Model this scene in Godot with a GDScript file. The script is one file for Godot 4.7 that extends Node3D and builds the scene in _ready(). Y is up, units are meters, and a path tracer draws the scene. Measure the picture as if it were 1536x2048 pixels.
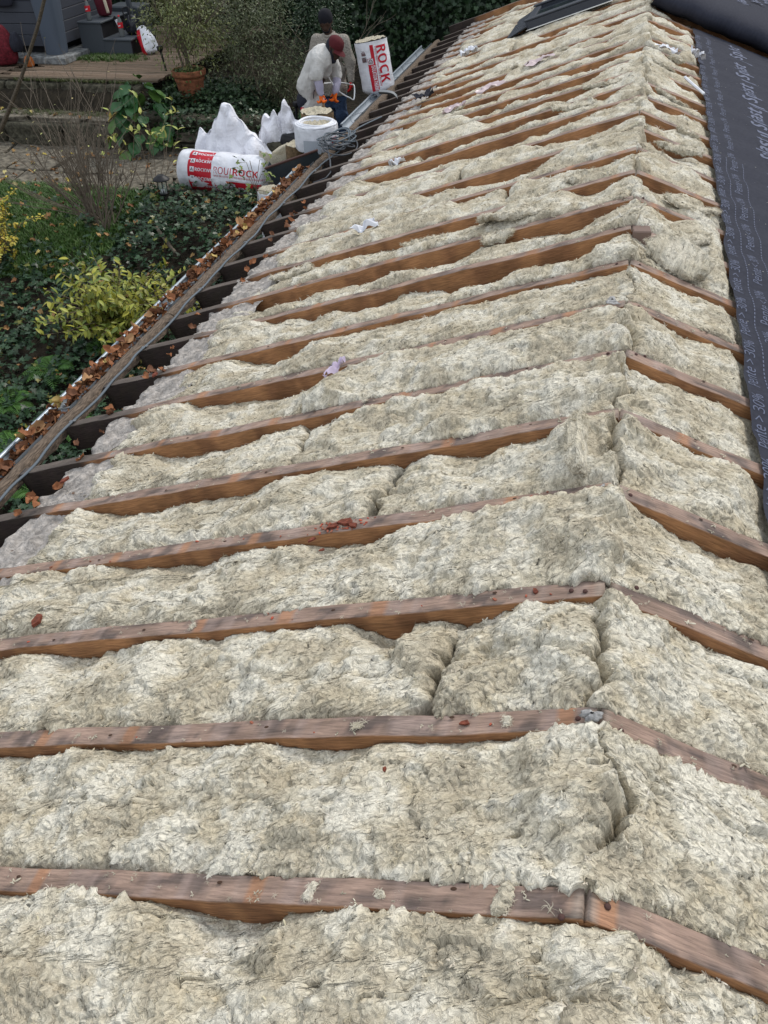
extends Node3D

const SLOPE := 0.3266
const STEP := 0.5
const RW := 0.075
const RAFTERS := 32
var ca := cos(SLOPE)
var sa := sin(SLOPE)
var rng := RandomNumberGenerator.new()
var n_large := FastNoiseLite.new()
var n_mid := FastNoiseLite.new()
var n_fine := FastNoiseLite.new()
var n_crease := FastNoiseLite.new()
var n_tone := FastNoiseLite.new()
var n_cell := FastNoiseLite.new()
var M := {}
var used := {}
var tuft_meshes: Array = []

func _ready() -> void:
	rng.seed = 11
	# ---- camera, sky, sun, exposure
	var cam := Camera3D.new()
	cam.name = "camera"
	cam.position = Vector3(-0.1464, 1.8083, 1.0426)
	cam.rotation = Vector3(-0.6678, 0.2617, -0.0316)
	cam.fov = 60.66
	cam.near = 0.05
	cam.far = 600.0
	add_child(cam)
	cam.current = true
	var env := Environment.new()
	env.background_mode = Environment.BG_SKY
	var sky := Sky.new()
	var sm := ProceduralSkyMaterial.new()
	sm.sky_top_color = Color(0.86, 0.89, 0.93)
	sm.sky_horizon_color = Color(0.80, 0.82, 0.84)
	sm.sky_curve = 0.2
	sm.ground_bottom_color = Color(0.16, 0.17, 0.13)
	sm.ground_horizon_color = Color(0.45, 0.46, 0.45)
	sky.sky_material = sm
	env.sky = sky
	env.background_energy_multiplier = 1.0
	env.tonemap_mode = Environment.TONE_MAPPER_LINEAR
	env.tonemap_exposure = 1.46
	env.sdfgi_enabled = true
	env.ssao_enabled = true
	env.ssil_enabled = true
	var we := WorldEnvironment.new()
	we.name = "world_environment"
	we.environment = env
	add_child(we)
	var sun := DirectionalLight3D.new()
	sun.name = "sun"
	sun.light_energy = 0.5
	sun.light_angular_distance = 14.0
	sun.light_color = Color(1.0, 0.98, 0.95)
	sun.rotation = Vector3(deg_to_rad(-48), deg_to_rad(150), 0)
	sun.shadow_enabled = true
	add_child(sun)
	make_noises()
	make_materials()
	build_ground()
	build_house()
	build_rafters()
	build_wool()
	build_membrane()
	build_skylight()
	build_eave()
	build_garden_structure()
	build_plants()
	build_goods()
	build_spa()
	build_people()
	build_debris()

# ------------------------------------------------------------------ helpers
func tag(o: Node, label: String, category: String, group := "", kind := "") -> Node:
	if label: o.set_meta("label", label)
	if category: o.set_meta("category", category)
	if group: o.set_meta("group", group)
	if kind: o.set_meta("kind", kind)
	return o

func numbered(called: String, parent: Node) -> String:
	var key := str(parent.get_instance_id()) + called
	if not used.has(key):
		used[key] = 0
		return called
	used[key] += 1
	return "%s_%03d" % [called, used[key]]

func thing(called: String, label: String, category: String, at := Vector3.ZERO, group := "") -> Node3D:
	var o := Node3D.new()
	o.name = numbered(called, self)
	o.position = at
	add_child(o, true)
	tag(o, label, category, group)
	return o

func part(called: String, mesh: Mesh, mat: Material, parent: Node = self, at := Transform3D()) -> MeshInstance3D:
	var o := MeshInstance3D.new()
	o.name = numbered(called, parent)
	o.mesh = mesh
	o.material_override = mat
	o.transform = at
	parent.add_child(o, true)
	return o

func scatter(called: String, mesh: Mesh, mat: Material, where: Array, colors: Array, parent: Node = self) -> MultiMeshInstance3D:
	var mm := MultiMesh.new()
	mm.transform_format = MultiMesh.TRANSFORM_3D
	mm.use_colors = colors.size() > 0
	mm.mesh = mesh
	mm.instance_count = where.size()
	for i in where.size():
		mm.set_instance_transform(i, where[i])
		if colors.size() > 0:
			mm.set_instance_color(i, colors[i])
	var o := MultiMeshInstance3D.new()
	o.name = numbered(called, parent)
	o.multimesh = mm
	o.material_override = mat
	o.set_meta("kind", "stuff")
	parent.add_child(o, true)
	return o

func roof(side: float, s: float, n: float, z: float) -> Vector3:
	return Vector3(side * (s * ca + n * sa), -s * sa + n * ca, z)

func lin(r: float, g: float, b: float) -> Color:
	return Color(r, g, b)

func mat(called: String, c: Color, rough := 0.9, tex: Texture2D = null, uvs := Vector3.ONE, bump: Texture2D = null, bump_cm := 0.0, tri := false, vcol := false) -> StandardMaterial3D:
	var m := StandardMaterial3D.new()
	m.resource_name = called
	m.albedo_color = c.linear_to_srgb()
	m.roughness = rough
	m.metallic_specular = 0.35
	if tex: m.albedo_texture = tex
	if bump:
		m.heightmap_enabled = true
		m.heightmap_texture = bump
		m.heightmap_scale = bump_cm
	m.uv1_scale = uvs
	if tri:
		m.uv1_triplanar = true
		m.uv1_world_triplanar = true
	m.vertex_color_use_as_albedo = vcol
	m.cull_mode = BaseMaterial3D.CULL_DISABLED
	M[called] = m
	return m

func noise_tex(w: int, h: int, freq: float, oct: int, c0: Color, c1: Color, seed_: int, ridged := false, warp := 0.0, gain := 0.5, lo := 0.0, hi := 1.0) -> NoiseTexture2D:
	var n := FastNoiseLite.new()
	n.seed = seed_
	n.noise_type = FastNoiseLite.TYPE_SIMPLEX_SMOOTH
	n.frequency = freq
	n.fractal_type = FastNoiseLite.FRACTAL_RIDGED if ridged else FastNoiseLite.FRACTAL_FBM
	n.fractal_octaves = oct
	n.fractal_gain = gain
	if warp > 0.0:
		n.domain_warp_enabled = true
		n.domain_warp_amplitude = warp
		n.domain_warp_frequency = freq * 0.8
		n.domain_warp_fractal_octaves = 2
	var t := NoiseTexture2D.new()
	t.width = w
	t.height = h
	t.seamless = true
	t.seamless_blend_skirt = 0.15
	t.noise = n
	var g := Gradient.new()
	g.offsets = PackedFloat32Array([lo, hi])
	g.colors = PackedColorArray([c0, c1])
	t.color_ramp = g
	return t

func grey(v: float) -> Color:
	return Color(v, v, v)

func make_noises() -> void:
	for a in [[n_large, 3.2, 2, 1, 0.06], [n_mid, 13.0, 3, 2, 0.035], [n_fine, 40.0, 3, 3, 0.012], [n_crease, 4.2, 2, 4, 0.09], [n_tone, 2.2, 3, 5, 0.0]]:
		var n: FastNoiseLite = a[0]
		n.noise_type = FastNoiseLite.TYPE_SIMPLEX
		n.frequency = a[1]
		n.fractal_octaves = a[2]
		n.seed = a[3]
		n.fractal_gain = 0.55
		if a[4] > 0.0:
			n.domain_warp_enabled = true
			n.domain_warp_amplitude = a[4]
			n.domain_warp_frequency = a[1] * 0.9
			n.domain_warp_fractal_type = FastNoiseLite.DOMAIN_WARP_FRACTAL_NONE

func setup_cells() -> void:
	n_cell.noise_type = FastNoiseLite.TYPE_CELLULAR
	n_cell.frequency = 5.0
	n_cell.seed = 9
	n_cell.fractal_type = FastNoiseLite.FRACTAL_NONE
	n_cell.cellular_return_type = FastNoiseLite.RETURN_DISTANCE2_SUB

func make_materials() -> void:
	setup_cells()
	var fibre := noise_tex(1024, 1024, 0.022, 5, grey(0.60), grey(1.0), 21, true, 60.0, 0.72, 0.15, 0.72)
	var fibre_h := noise_tex(1024, 1024, 0.022, 5, grey(0.0), grey(1.0), 21, true, 60.0, 0.72, 0.15, 0.72)
	mat("wool", Color(1, 1, 1), 1.0, fibre, Vector3(1.9, 1.9, 1), fibre_h, 0.3, false, true)
	mat("tuft", Color(1, 1, 1), 1.0, null, Vector3.ONE, null, 0.0, false, true)
	var grain := noise_tex(512, 512, 0.02, 5, grey(0.74), grey(1.0), 5, false, 12.0, 0.6)
	var grain_h := noise_tex(512, 512, 0.02, 5, grey(0.0), grey(1.0), 5, false, 12.0, 0.6)
	mat("timber", Color(1, 1, 1), 0.8, grain, Vector3(0.9, 9.0, 1), grain_h, 0.25, false, true)
	mat("old_board", lin(0.25, 0.185, 0.135), 0.85, noise_tex(512, 512, 0.02, 5, grey(0.4), grey(1.0), 6, false, 12.0, 0.6), Vector3(1.2, 8.0, 1), grain_h, 0.35)
	var rough_t := noise_tex(512, 512, 0.012, 5, grey(0.45), grey(1.0), 8, false, 10.0, 0.6)
	var rough_h := noise_tex(512, 512, 0.012, 5, grey(0.0), grey(1.0), 8, false, 10.0, 0.6)
	mat("mortar", lin(0.58, 0.53, 0.485), 1.0, noise_tex(512, 512, 0.012, 5, grey(0.5), grey(1.0), 9, false, 10.0, 0.6), Vector3(2.5, 2.5, 2.5), rough_h, 2.0, true)
	mat("stone", lin(0.25, 0.22, 0.17), 1.0, rough_t, Vector3(1.3, 1.3, 1.3), rough_h, 2.5, true)
	mat("wall_stone", lin(0.13, 0.12, 0.085), 1.0, rough_t, Vector3(1.7, 1.7, 1.7), rough_h, 3.0, true)
	mat("soil", lin(0.045, 0.035, 0.022), 1.0, rough_t, Vector3(1.1, 1.1, 1.1), rough_h, 3.0, true)
	mat("concrete", lin(0.30, 0.31, 0.31), 0.95, rough_t, Vector3(1.2, 1.2, 1.2), rough_h, 0.8, true)
	mat("render", lin(0.4, 0.38, 0.34), 0.95, rough_t, Vector3(0.8, 0.8, 0.8), rough_h, 0.8, true)
	mat("membrane", lin(0.034, 0.036, 0.05), 0.78, noise_tex(512, 512, 0.05, 3, grey(0.86), grey(1.0), 31), Vector3(1.0, 1.0, 1.0), noise_tex(512, 512, 0.12, 2, grey(0.0), grey(1.0), 33), 0.05)
	M.membrane.metallic_specular = 0.2
	mat("membrane_print", lin(0.15, 0.17, 0.25), 0.65)
	mat("dark_grey", lin(0.045, 0.05, 0.06), 0.5)
	mat("frame_grey", lin(0.045, 0.05, 0.062), 0.4)
	mat("black", lin(0.012, 0.012, 0.014), 0.5)
	mat("dark_cloth", lin(0.02, 0.021, 0.03), 0.95)
	mat("zinc", lin(0.30, 0.34, 0.38), 0.38).metallic = 0.55
	mat("zinc_old", lin(0.16, 0.17, 0.18), 0.6).metallic = 0.3
	mat("cable", lin(0.085, 0.105, 0.125), 0.5)
	mat("cable_dark", lin(0.05, 0.055, 0.065), 0.5)
	mat("steel", lin(0.35, 0.34, 0.35), 0.45).metallic = 0.7
	mat("lead", lin(0.55, 0.54, 0.53), 0.8, rough_t, Vector3(9, 9, 9), rough_h, 0.6, true)
	mat("paper_pink", lin(0.45, 0.33, 0.27), 0.8)
	var film := noise_tex(512, 512, 0.009, 4, grey(0.0), grey(1.0), 51, true, 30.0, 0.55)
	mat("bag_white", lin(0.76, 0.77, 0.82), 0.36, noise_tex(256, 256, 0.012, 4, grey(0.84), grey(1.0), 52), Vector3(1.5, 1.5, 1.5), film, 0.7, true)
	mat("bag_film", lin(0.72, 0.72, 0.77), 0.34, null, Vector3(2.2, 2.2, 2.2), film, 1.3, true)
	mat("bag_red", lin(0.42, 0.012, 0.025), 0.4)
	mat("wool_plain", lin(0.62, 0.56, 0.43), 1.0, fibre, Vector3(2.5, 2.5, 2.5), fibre_h, 0.8, true)
	mat("wool_kraft", lin(0.30, 0.20, 0.11), 0.95, rough_t, Vector3(2, 2, 2), rough_h, 0.5, true)
	mat("terracotta", lin(0.40, 0.15, 0.075), 0.85, rough_t, Vector3(2, 2, 2), rough_h, 0.4, true)
	mat("tile_red", lin(0.30, 0.085, 0.05), 0.9, rough_t, Vector3(8, 8, 8), rough_h, 0.4, true)
	mat("leaf", Color(1, 1, 1), 0.45, null, Vector3.ONE, null, 0.0, false, true)
	M.leaf.backlight_enabled = true
	M.leaf.backlight = Color(0.12, 0.14, 0.04)
	mat("ivy", Color(1, 1, 1), 0.38, null, Vector3.ONE, null, 0.0, false, true)
	mat("dead_leaf", Color(1, 1, 1), 0.75, null, Vector3.ONE, null, 0.0, false, true)
	mat("stem", lin(0.16, 0.12, 0.085), 0.9)
	mat("stem_grey", lin(0.13, 0.105, 0.08), 0.9)
	mat("deck", Color(1, 1, 1), 0.85, grain, Vector3(0.7, 9.0, 1), grain_h, 0.3, false, true)
	mat("spa_board", lin(0.062, 0.068, 0.085), 0.6, grain, Vector3(0.6, 6.0, 1), grain_h, 0.15)
	mat("spa_post", lin(0.075, 0.092, 0.12), 0.45)
	mat("spa_step", lin(0.05, 0.058, 0.068), 0.55)
	mat("red_cloth", lin(0.20, 0.018, 0.03), 0.85, rough_t, Vector3(3, 3, 3), rough_h, 0.5, true)
	mat("maroon_cloth", lin(0.09, 0.012, 0.022), 0.9)
	mat("cream", lin(0.5, 0.44, 0.34), 0.9)
	mat("orange_ball", lin(0.28, 0.085, 0.02), 0.85)
	mat("bottle_label", lin(0.5, 0.02, 0.03), 0.4)
	mat("skin", lin(0.045, 0.024, 0.016), 0.5)
	mat("beanie", lin(0.009, 0.009, 0.013), 0.95)
	mat("jeans", lin(0.035, 0.06, 0.115), 0.95, null, Vector3(1.5, 1.5, 1.5), film, 2.5, true)
	mat("knit", lin(0.38, 0.345, 0.30), 1.0, noise_tex(256, 256, 0.06, 2, grey(0.7), grey(1.0), 41), Vector3(3, 3, 3), noise_tex(256, 256, 0.06, 2, grey(0.0), grey(1.0), 41), 1.5, true)
	mat("tunic", lin(0.62, 0.605, 0.58), 0.9, noise_tex(256, 256, 0.01, 4, grey(0.78), grey(1.0), 42), Vector3(1.5, 1.5, 1.5), film, 1.0, true)
	mat("lilac", lin(0.35, 0.33, 0.42), 0.9)
	mat("glove_orange", lin(0.75, 0.13, 0.01), 0.6)
	mat("glove_red", lin(0.50, 0.02, 0.02), 0.6)
	mat("cap_red", lin(0.07, 0.009, 0.012), 0.85)
	mat("rope_white", lin(0.72, 0.72, 0.72), 0.6)
	mat("plastic_pink", lin(0.48, 0.39, 0.40), 0.35)
	mat("plastic_purple", lin(0.45, 0.38, 0.50), 0.2)
	var g := StandardMaterial3D.new()
	g.albedo_color = Color(0.85, 0.92, 0.9, 0.15)
	g.transparency = BaseMaterial3D.TRANSPARENCY_ALPHA
	g.roughness = 0.05
	M["glass"] = g
	var gw := StandardMaterial3D.new()
	gw.albedo_color = Color(0.16, 0.18, 0.21)
	gw.roughness = 0.08
	gw.metallic_specular = 0.7
	M["window_glass"] = gw

# mesh from a grid of points, smooth normals; wrap joins the last column to the first
func grid(P: PackedVector3Array, nu: int, nv: int, uv := PackedVector2Array(), col := PackedColorArray(), flip := false) -> ArrayMesh:
	var idx := PackedInt32Array()
	idx.resize((nu - 1) * (nv - 1) * 6)
	var N := PackedVector3Array()
	N.resize(P.size())
	var q := 0
	for i in nu - 1:
		for j in nv - 1:
			var a := i * nv + j
			var b := a + nv
			var n1 := (P[b] - P[a]).cross(P[a + 1] - P[a])
			var n2 := (P[b] - P[b + 1]).cross(P[b + 1] - P[a + 1])
			N[a] += n1
			N[b] += n1 + n2
			N[a + 1] += n1 + n2
			N[b + 1] += n2
			idx[q] = a
			idx[q + 1] = b if flip else a + 1
			idx[q + 2] = a + 1 if flip else b
			idx[q + 3] = a + 1
			idx[q + 4] = b if flip else b + 1
			idx[q + 5] = b + 1 if flip else b
			q += 6
	for i in N.size():
		N[i] = (-N[i] if flip else N[i]).normalized()
	var arr := []
	arr.resize(Mesh.ARRAY_MAX)
	arr[Mesh.ARRAY_VERTEX] = P
	arr[Mesh.ARRAY_NORMAL] = N
	if uv.size(): arr[Mesh.ARRAY_TEX_UV] = uv
	if col.size(): arr[Mesh.ARRAY_COLOR] = col
	arr[Mesh.ARRAY_INDEX] = idx
	var m := ArrayMesh.new()
	m.add_surface_from_arrays(Mesh.PRIMITIVE_TRIANGLES, arr)
	return m

func finish(st: SurfaceTool) -> ArrayMesh:
	st.generate_normals()
	return st.commit()

func begin(smooth := false) -> SurfaceTool:
	var st := SurfaceTool.new()
	st.begin(Mesh.PRIMITIVE_TRIANGLES)
	st.set_smooth_group(0 if smooth else -1)
	return st

func tri(st: SurfaceTool, a: Vector3, b: Vector3, c: Vector3) -> void:
	st.add_vertex(a)
	st.add_vertex(c)
	st.add_vertex(b)

func quad(st: SurfaceTool, a: Vector3, b: Vector3, c: Vector3, d: Vector3) -> void:
	tri(st, a, b, c)
	tri(st, a, c, d)

# a bevelled box, centred, in a frame
func box(st: SurfaceTool, f: Transform3D, size: Vector3, bev := 0.004) -> void:
	var h := size * 0.5
	bev = minf(bev, minf(h.x, minf(h.y, h.z)) * 0.6)
	var sgn := [Vector3(-1, -1, -1), Vector3(1, -1, -1), Vector3(1, 1, -1), Vector3(-1, 1, -1), Vector3(-1, -1, 1), Vector3(1, -1, 1), Vector3(1, 1, 1), Vector3(-1, 1, 1)]
	var X := []
	var Y := []
	var Z := []
	for g in sgn:
		X.append(f * Vector3(g.x * h.x, g.y * (h.y - bev), g.z * (h.z - bev)))
		Y.append(f * Vector3(g.x * (h.x - bev), g.y * h.y, g.z * (h.z - bev)))
		Z.append(f * Vector3(g.x * (h.x - bev), g.y * (h.y - bev), g.z * h.z))
	quad(st, Z[4], Z[5], Z[6], Z[7])
	quad(st, Z[1], Z[0], Z[3], Z[2])
	quad(st, X[5], X[1], X[2], X[6])
	quad(st, X[0], X[4], X[7], X[3])
	quad(st, Y[7], Y[6], Y[2], Y[3])
	quad(st, Y[0], Y[1], Y[5], Y[4])
	quad(st, Z[7], Z[6], Y[6], Y[7])
	quad(st, Z[5], Z[4], Y[4], Y[5])
	quad(st, Z[2], Z[3], Y[3], Y[2])
	quad(st, Z[0], Z[1], Y[1], Y[0])
	quad(st, Z[6], Z[5], X[5], X[6])
	quad(st, Z[4], Z[7], X[7], X[4])
	quad(st, Z[1], Z[2], X[2], X[1])
	quad(st, Z[3], Z[0], X[0], X[3])
	quad(st, X[6], X[2], Y[2], Y[6])
	quad(st, X[3], X[7], Y[7], Y[3])
	quad(st, X[1], X[5], Y[5], Y[1])
	quad(st, X[4], X[0], Y[0], Y[4])
	tri(st, X[6], Y[6], Z[6])
	tri(st, X[7], Z[7], Y[7])
	tri(st, X[2], Z[2], Y[2])
	tri(st, X[3], Y[3], Z[3])
	tri(st, X[5], Z[5], Y[5])
	tri(st, X[4], Y[4], Z[4])
	tri(st, X[1], Y[1], Z[1])
	tri(st, X[0], Z[0], Y[0])

func box_mesh(size: Vector3, bev := 0.004, f := Transform3D()) -> ArrayMesh:
	var st := begin()
	box(st, f, size, bev)
	return finish(st)

func frame_at(o: Vector3, x: Vector3, up: Vector3) -> Transform3D:
	x = x.normalized()
	var z := x.cross(up).normalized()
	var y := z.cross(x).normalized()
	return Transform3D(Basis(x, y, z), o)

# a tube through points; radii per point
func tube_mesh(pts: Array, radii: Array, sides := 7, caps := true) -> ArrayMesh:
	var P := PackedVector3Array()
	var n := pts.size()
	var prev := Vector3.UP
	for i in n:
		var d: Vector3 = (pts[mini(i + 1, n - 1)] - pts[maxi(i - 1, 0)]).normalized()
		var u: Vector3 = d.cross(prev)
		if u.length() < 0.05: u = d.cross(Vector3.RIGHT)
		u = u.normalized()
		prev = u.cross(d).normalized()
		var r: float = radii[mini(i, radii.size() - 1)]
		for k in sides + 1:
			var t := TAU * k / sides
			var rr := r
			P.append(pts[i] + (u * cos(t) + prev * sin(t)) * rr)
	if caps:
		var head := PackedVector3Array()
		for k in sides + 1: head.append(pts[0])
		var tail := PackedVector3Array()
		for k in sides + 1: tail.append(pts[n - 1])
		head.append_array(P)
		head.append_array(tail)
		P = head
		n += 2
	return grid(P, n, sides + 1, PackedVector2Array(), PackedColorArray(), true)

# smooth curve through points
func curve(pts: Array, each := 8) -> Array:
	var out := []
	var n := pts.size()
	for i in n - 1:
		for k in each:
			out.append((pts[i] as Vector3).cubic_interpolate(pts[i + 1], pts[maxi(i - 1, 0)], pts[mini(i + 2, n - 1)], float(k) / each))
	out.append(pts[n - 1])
	return out

# lathe: profile of (radius, height); wob roughens it
func lathe_mesh(prof: Array, sides := 20, wob := 0.0, squash := 1.0, seed_ := 0.0) -> ArrayMesh:
	var P := PackedVector3Array()
	for p in prof:
		for k in sides + 1:
			var t := TAU * (k % sides) / sides
			var r: float = p.x
			if wob > 0.0: r *= 1.0 + wob * n_tone.get_noise_3d(cos(t) * 0.7 + seed_, p.y * 2.0, sin(t) * 0.7)
			P.append(Vector3(cos(t) * r, p.y, sin(t) * r * squash))
	return grid(P, prof.size(), sides + 1, PackedVector2Array(), PackedColorArray(), false)

func lathe_part(called: String, prof: Array, m: Material, parent: Node, at := Transform3D(), sides := 20, wob := 0.0, squash := 1.0) -> MeshInstance3D:
	return part(called, lathe_mesh(prof, sides, wob, squash, rng.randf() * 9.0), m, parent, at)

func smooth01(a: float, b: float, x: float) -> float:
	return smoothstep(a, b, x)

func lookup(table: Array, x: float) -> float:
	if x <= table[0][0]: return table[0][1]
	for i in table.size() - 1:
		if x < table[i + 1][0]:
			var u: float = (x - table[i][0]) / (table[i + 1][0] - table[i][0])
			u = u * u * (3.0 - 2.0 * u)
			return lerpf(table[i][1], table[i + 1][1], u)
	return table[-1][1]

func ordinal(i: int) -> String:
	var words := ["first", "second", "third", "fourth", "fifth", "sixth", "seventh", "eighth", "ninth", "tenth", "eleventh", "twelfth", "thirteenth", "fourteenth", "fifteenth", "sixteenth", "seventeenth", "eighteenth", "nineteenth", "twentieth"]
	if i <= 20: return words[i - 1]
	if i < 30: return "twenty-" + words[i - 21]
	if i == 30: return "thirtieth"
	return "thirty-" + words[i - 31]

# lettering: TextMesh triangles, cut small, laid on a surface by a function of (x, y)
func letters(text: String, height: float, bold: bool, place: Callable, cut := 0.03, stretch := 1.0) -> ArrayMesh:
	var f := SystemFont.new()
	f.font_names = PackedStringArray(["Droid Sans"])
	f.font_weight = 700 if bold else 400
	var tm := TextMesh.new()
	tm.font = f
	tm.font_size = 64
	tm.pixel_size = height / 64.0 * 1.4
	tm.depth = 0.0
	tm.curve_step = 3.0
	tm.text = text
	tm.horizontal_alignment = HORIZONTAL_ALIGNMENT_LEFT
	var a := tm.get_mesh_arrays()
	var v: PackedVector3Array = a[Mesh.ARRAY_VERTEX]
	var ix: PackedInt32Array = a[Mesh.ARRAY_INDEX]
	var low := Vector3(1e9, 1e9, 0)
	for p in v: low = low.min(p)
	low.z = 0.0
	for i in v.size(): v[i] -= low
	var tris: Array = []
	for i in range(0, ix.size(), 3):
		tris.append([v[ix[i]], v[ix[i + 1]], v[ix[i + 2]]])
	var st := begin()
	var guard := 0
	while tris.size() and guard < 60000:
		guard += 1
		var t: Array = tris.pop_back()
		var e := [(t[0] - t[1]).length(), (t[1] - t[2]).length(), (t[2] - t[0]).length()]
		var k := 0
		if e[1] > e[k]: k = 1
		if e[2] > e[k]: k = 2
		if e[k] > cut:
			var m: Vector3 = (t[k] + t[(k + 1) % 3]) * 0.5
			tris.append([t[k], m, t[(k + 2) % 3]])
			tris.append([m, t[(k + 1) % 3], t[(k + 2) % 3]])
			continue
		for p in t:
			st.add_vertex(place.call(Vector2(p.x * stretch, p.y)))
	return finish(st)

# a flat patch laid on the same surface
func patch(x0: float, y0: float, x1: float, y1: float, place: Callable, cells_x := 12, cells_y := 12) -> ArrayMesh:
	var P := PackedVector3Array()
	for i in cells_x + 1:
		for j in cells_y + 1:
			P.append(place.call(Vector2(lerpf(x0, x1, float(i) / cells_x), lerpf(y0, y1, float(j) / cells_y))))
	return grid(P, cells_x + 1, cells_y + 1)

# ------------------------------------------------------------------ ground and house
func ground_h(x: float, z: float) -> float:
	var y := -2.02
	y -= 0.72 * smoothstep(-9.5, -4.6, z)
	y -= 0.25 * smoothstep(-4.6, 0.0, z)
	y -= 0.12 * smoothstep(-6.5, -4.0, x) * smoothstep(-9.8, -8.0, z)
	var back := smoothstep(-11.45, -12.2, z)
	if x > -7.2:
		y += 0.5 * back * (1.0 - smoothstep(-6.0, -5.1, x))
	else:
		y += 0.70 * back
	y += 0.05 * n_tone.get_noise_2d(x * 0.5, z * 0.5) * smoothstep(-9.6, -9.0, z)
	return y

func build_ground() -> void:
	var xs := []
	var zs := []
	for v in [-300.0, -120.0, -60.0, -30.0, -20.0]: xs.append(v)
	var x := -15.0
	while x < -2.0:
		xs.append(x)
		x += 0.12
	for v in [0.0, 5.0, 15.0, 40.0, 120.0, 300.0]: xs.append(v)
	for v in [-300.0, -120.0, -60.0, -30.0]: zs.append(v)
	var z := -20.0
	while z < 3.0:
		zs.append(z)
		z += 0.12
	for v in [10.0, 40.0, 120.0, 300.0]: zs.append(v)
	var P := PackedVector3Array()
	for a in xs:
		for b in zs:
			P.append(Vector3(a, ground_h(a, b), b))
	tag(part("garden_ground", grid(P, xs.size(), zs.size(), PackedVector2Array(), PackedColorArray(), true), M.soil), "dark earth of the sloping garden below the eave", "ground", "", "structure")

func build_house() -> void:
	var h := thing("house_wall", "rendered house wall with crumbling mortar top under the left rafters", "wall")
	part("wall", box_mesh(Vector3(0.3, 3.9, 18.4), 0.01, Transform3D(Basis(), Vector3(-2.77, -3.10, -7.4))), M.render, h)
	# rough mortar bed on the wall head, between and around the rafters
	var P := PackedVector3Array()
	var nu := 34
	var nz := 1200
	for i in nu + 1:
		for j in nz + 1:
			var zz := 1.2 - 17.4 * j / nz
			var u := float(i) / nu
			var s := lerpf(2.60, 3.07 + 0.07 * n_mid.get_noise_2d(zz * 0.35, 3.0), u)
			var n := -0.022 + 0.022 * n_large.get_noise_2d(s * 1.5, zz * 1.2) + 0.008 * n_mid.get_noise_2d(s * 0.7, zz * 0.6) + 0.006 * n_fine.get_noise_2d(s * 0.7, zz * 0.7)
			n -= 0.10 * smoothstep(0.90, 1.0, u)
			if i == nu: n = -0.5
			P.append(roof(-1, s, n, zz))
	var bits := []
	var tints := []
	for i in 520:
		var zz := rng.randf_range(-15.0, 0.6)
		var s := rng.randf_range(2.66, 3.06)
		bits.append(Transform3D(Basis(Vector3.UP, rng.randf() * TAU) * Basis(Vector3.RIGHT, rng.randf() * 3.0) * rng.randf_range(0.2, 0.7) * (1.7 if i % 14 == 0 else 0.8), roof(-1, s, -0.03 + 0.03 * n_large.get_noise_2d(s * 1.5, zz * 1.2), zz)))
		tints.append(mixcol(Color(0.46, 0.41, 0.36), Color(0.28, 0.25, 0.22)) if i % 7 else mixcol(Color(0.07, 0.05, 0.04), Color(0.16, 0.10, 0.07)))
	scatter("rubble_bits", stone_block(Vector3(0.045, 0.02, 0.032), 2.0), mat("bits", Color(1, 1, 1), 1.0, null, Vector3.ONE, null, 0.0, false, true), bits, tints, h)
	part("mortar_bed", grid(P, nu + 1, nz + 1, PackedVector2Array(), PackedColorArray(), true), M.mortar, h)
	tag(part("far_gable_wall", box_mesh(Vector3(6.0, 4.2, 0.3), 0.01, Transform3D(Basis(), Vector3(0.35, -3.3, -15.6))), M.render), "rendered gable wall closing the far end of the house", "wall")
	tag(part("right_house_wall", box_mesh(Vector3(0.3, 3.9, 18.4), 0.01, Transform3D(Basis(), Vector3(3.3, -3.05, -7.4))), M.render), "rendered house wall under the right eave", "wall")
	for side in [-1.0, 1.0]:
		var f := Transform3D(Basis(Vector3.BACK, -side * SLOPE), Vector3.ZERO)
		var m := box_mesh(Vector3(2.9, 0.02, 18.0), 0.002, Transform3D(Basis(), Vector3(side * 1.45, -0.215, -7.2)))
		tag(part("ceiling_board", m, M.wool_kraft, self, f), "", "", "", "structure")

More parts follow.
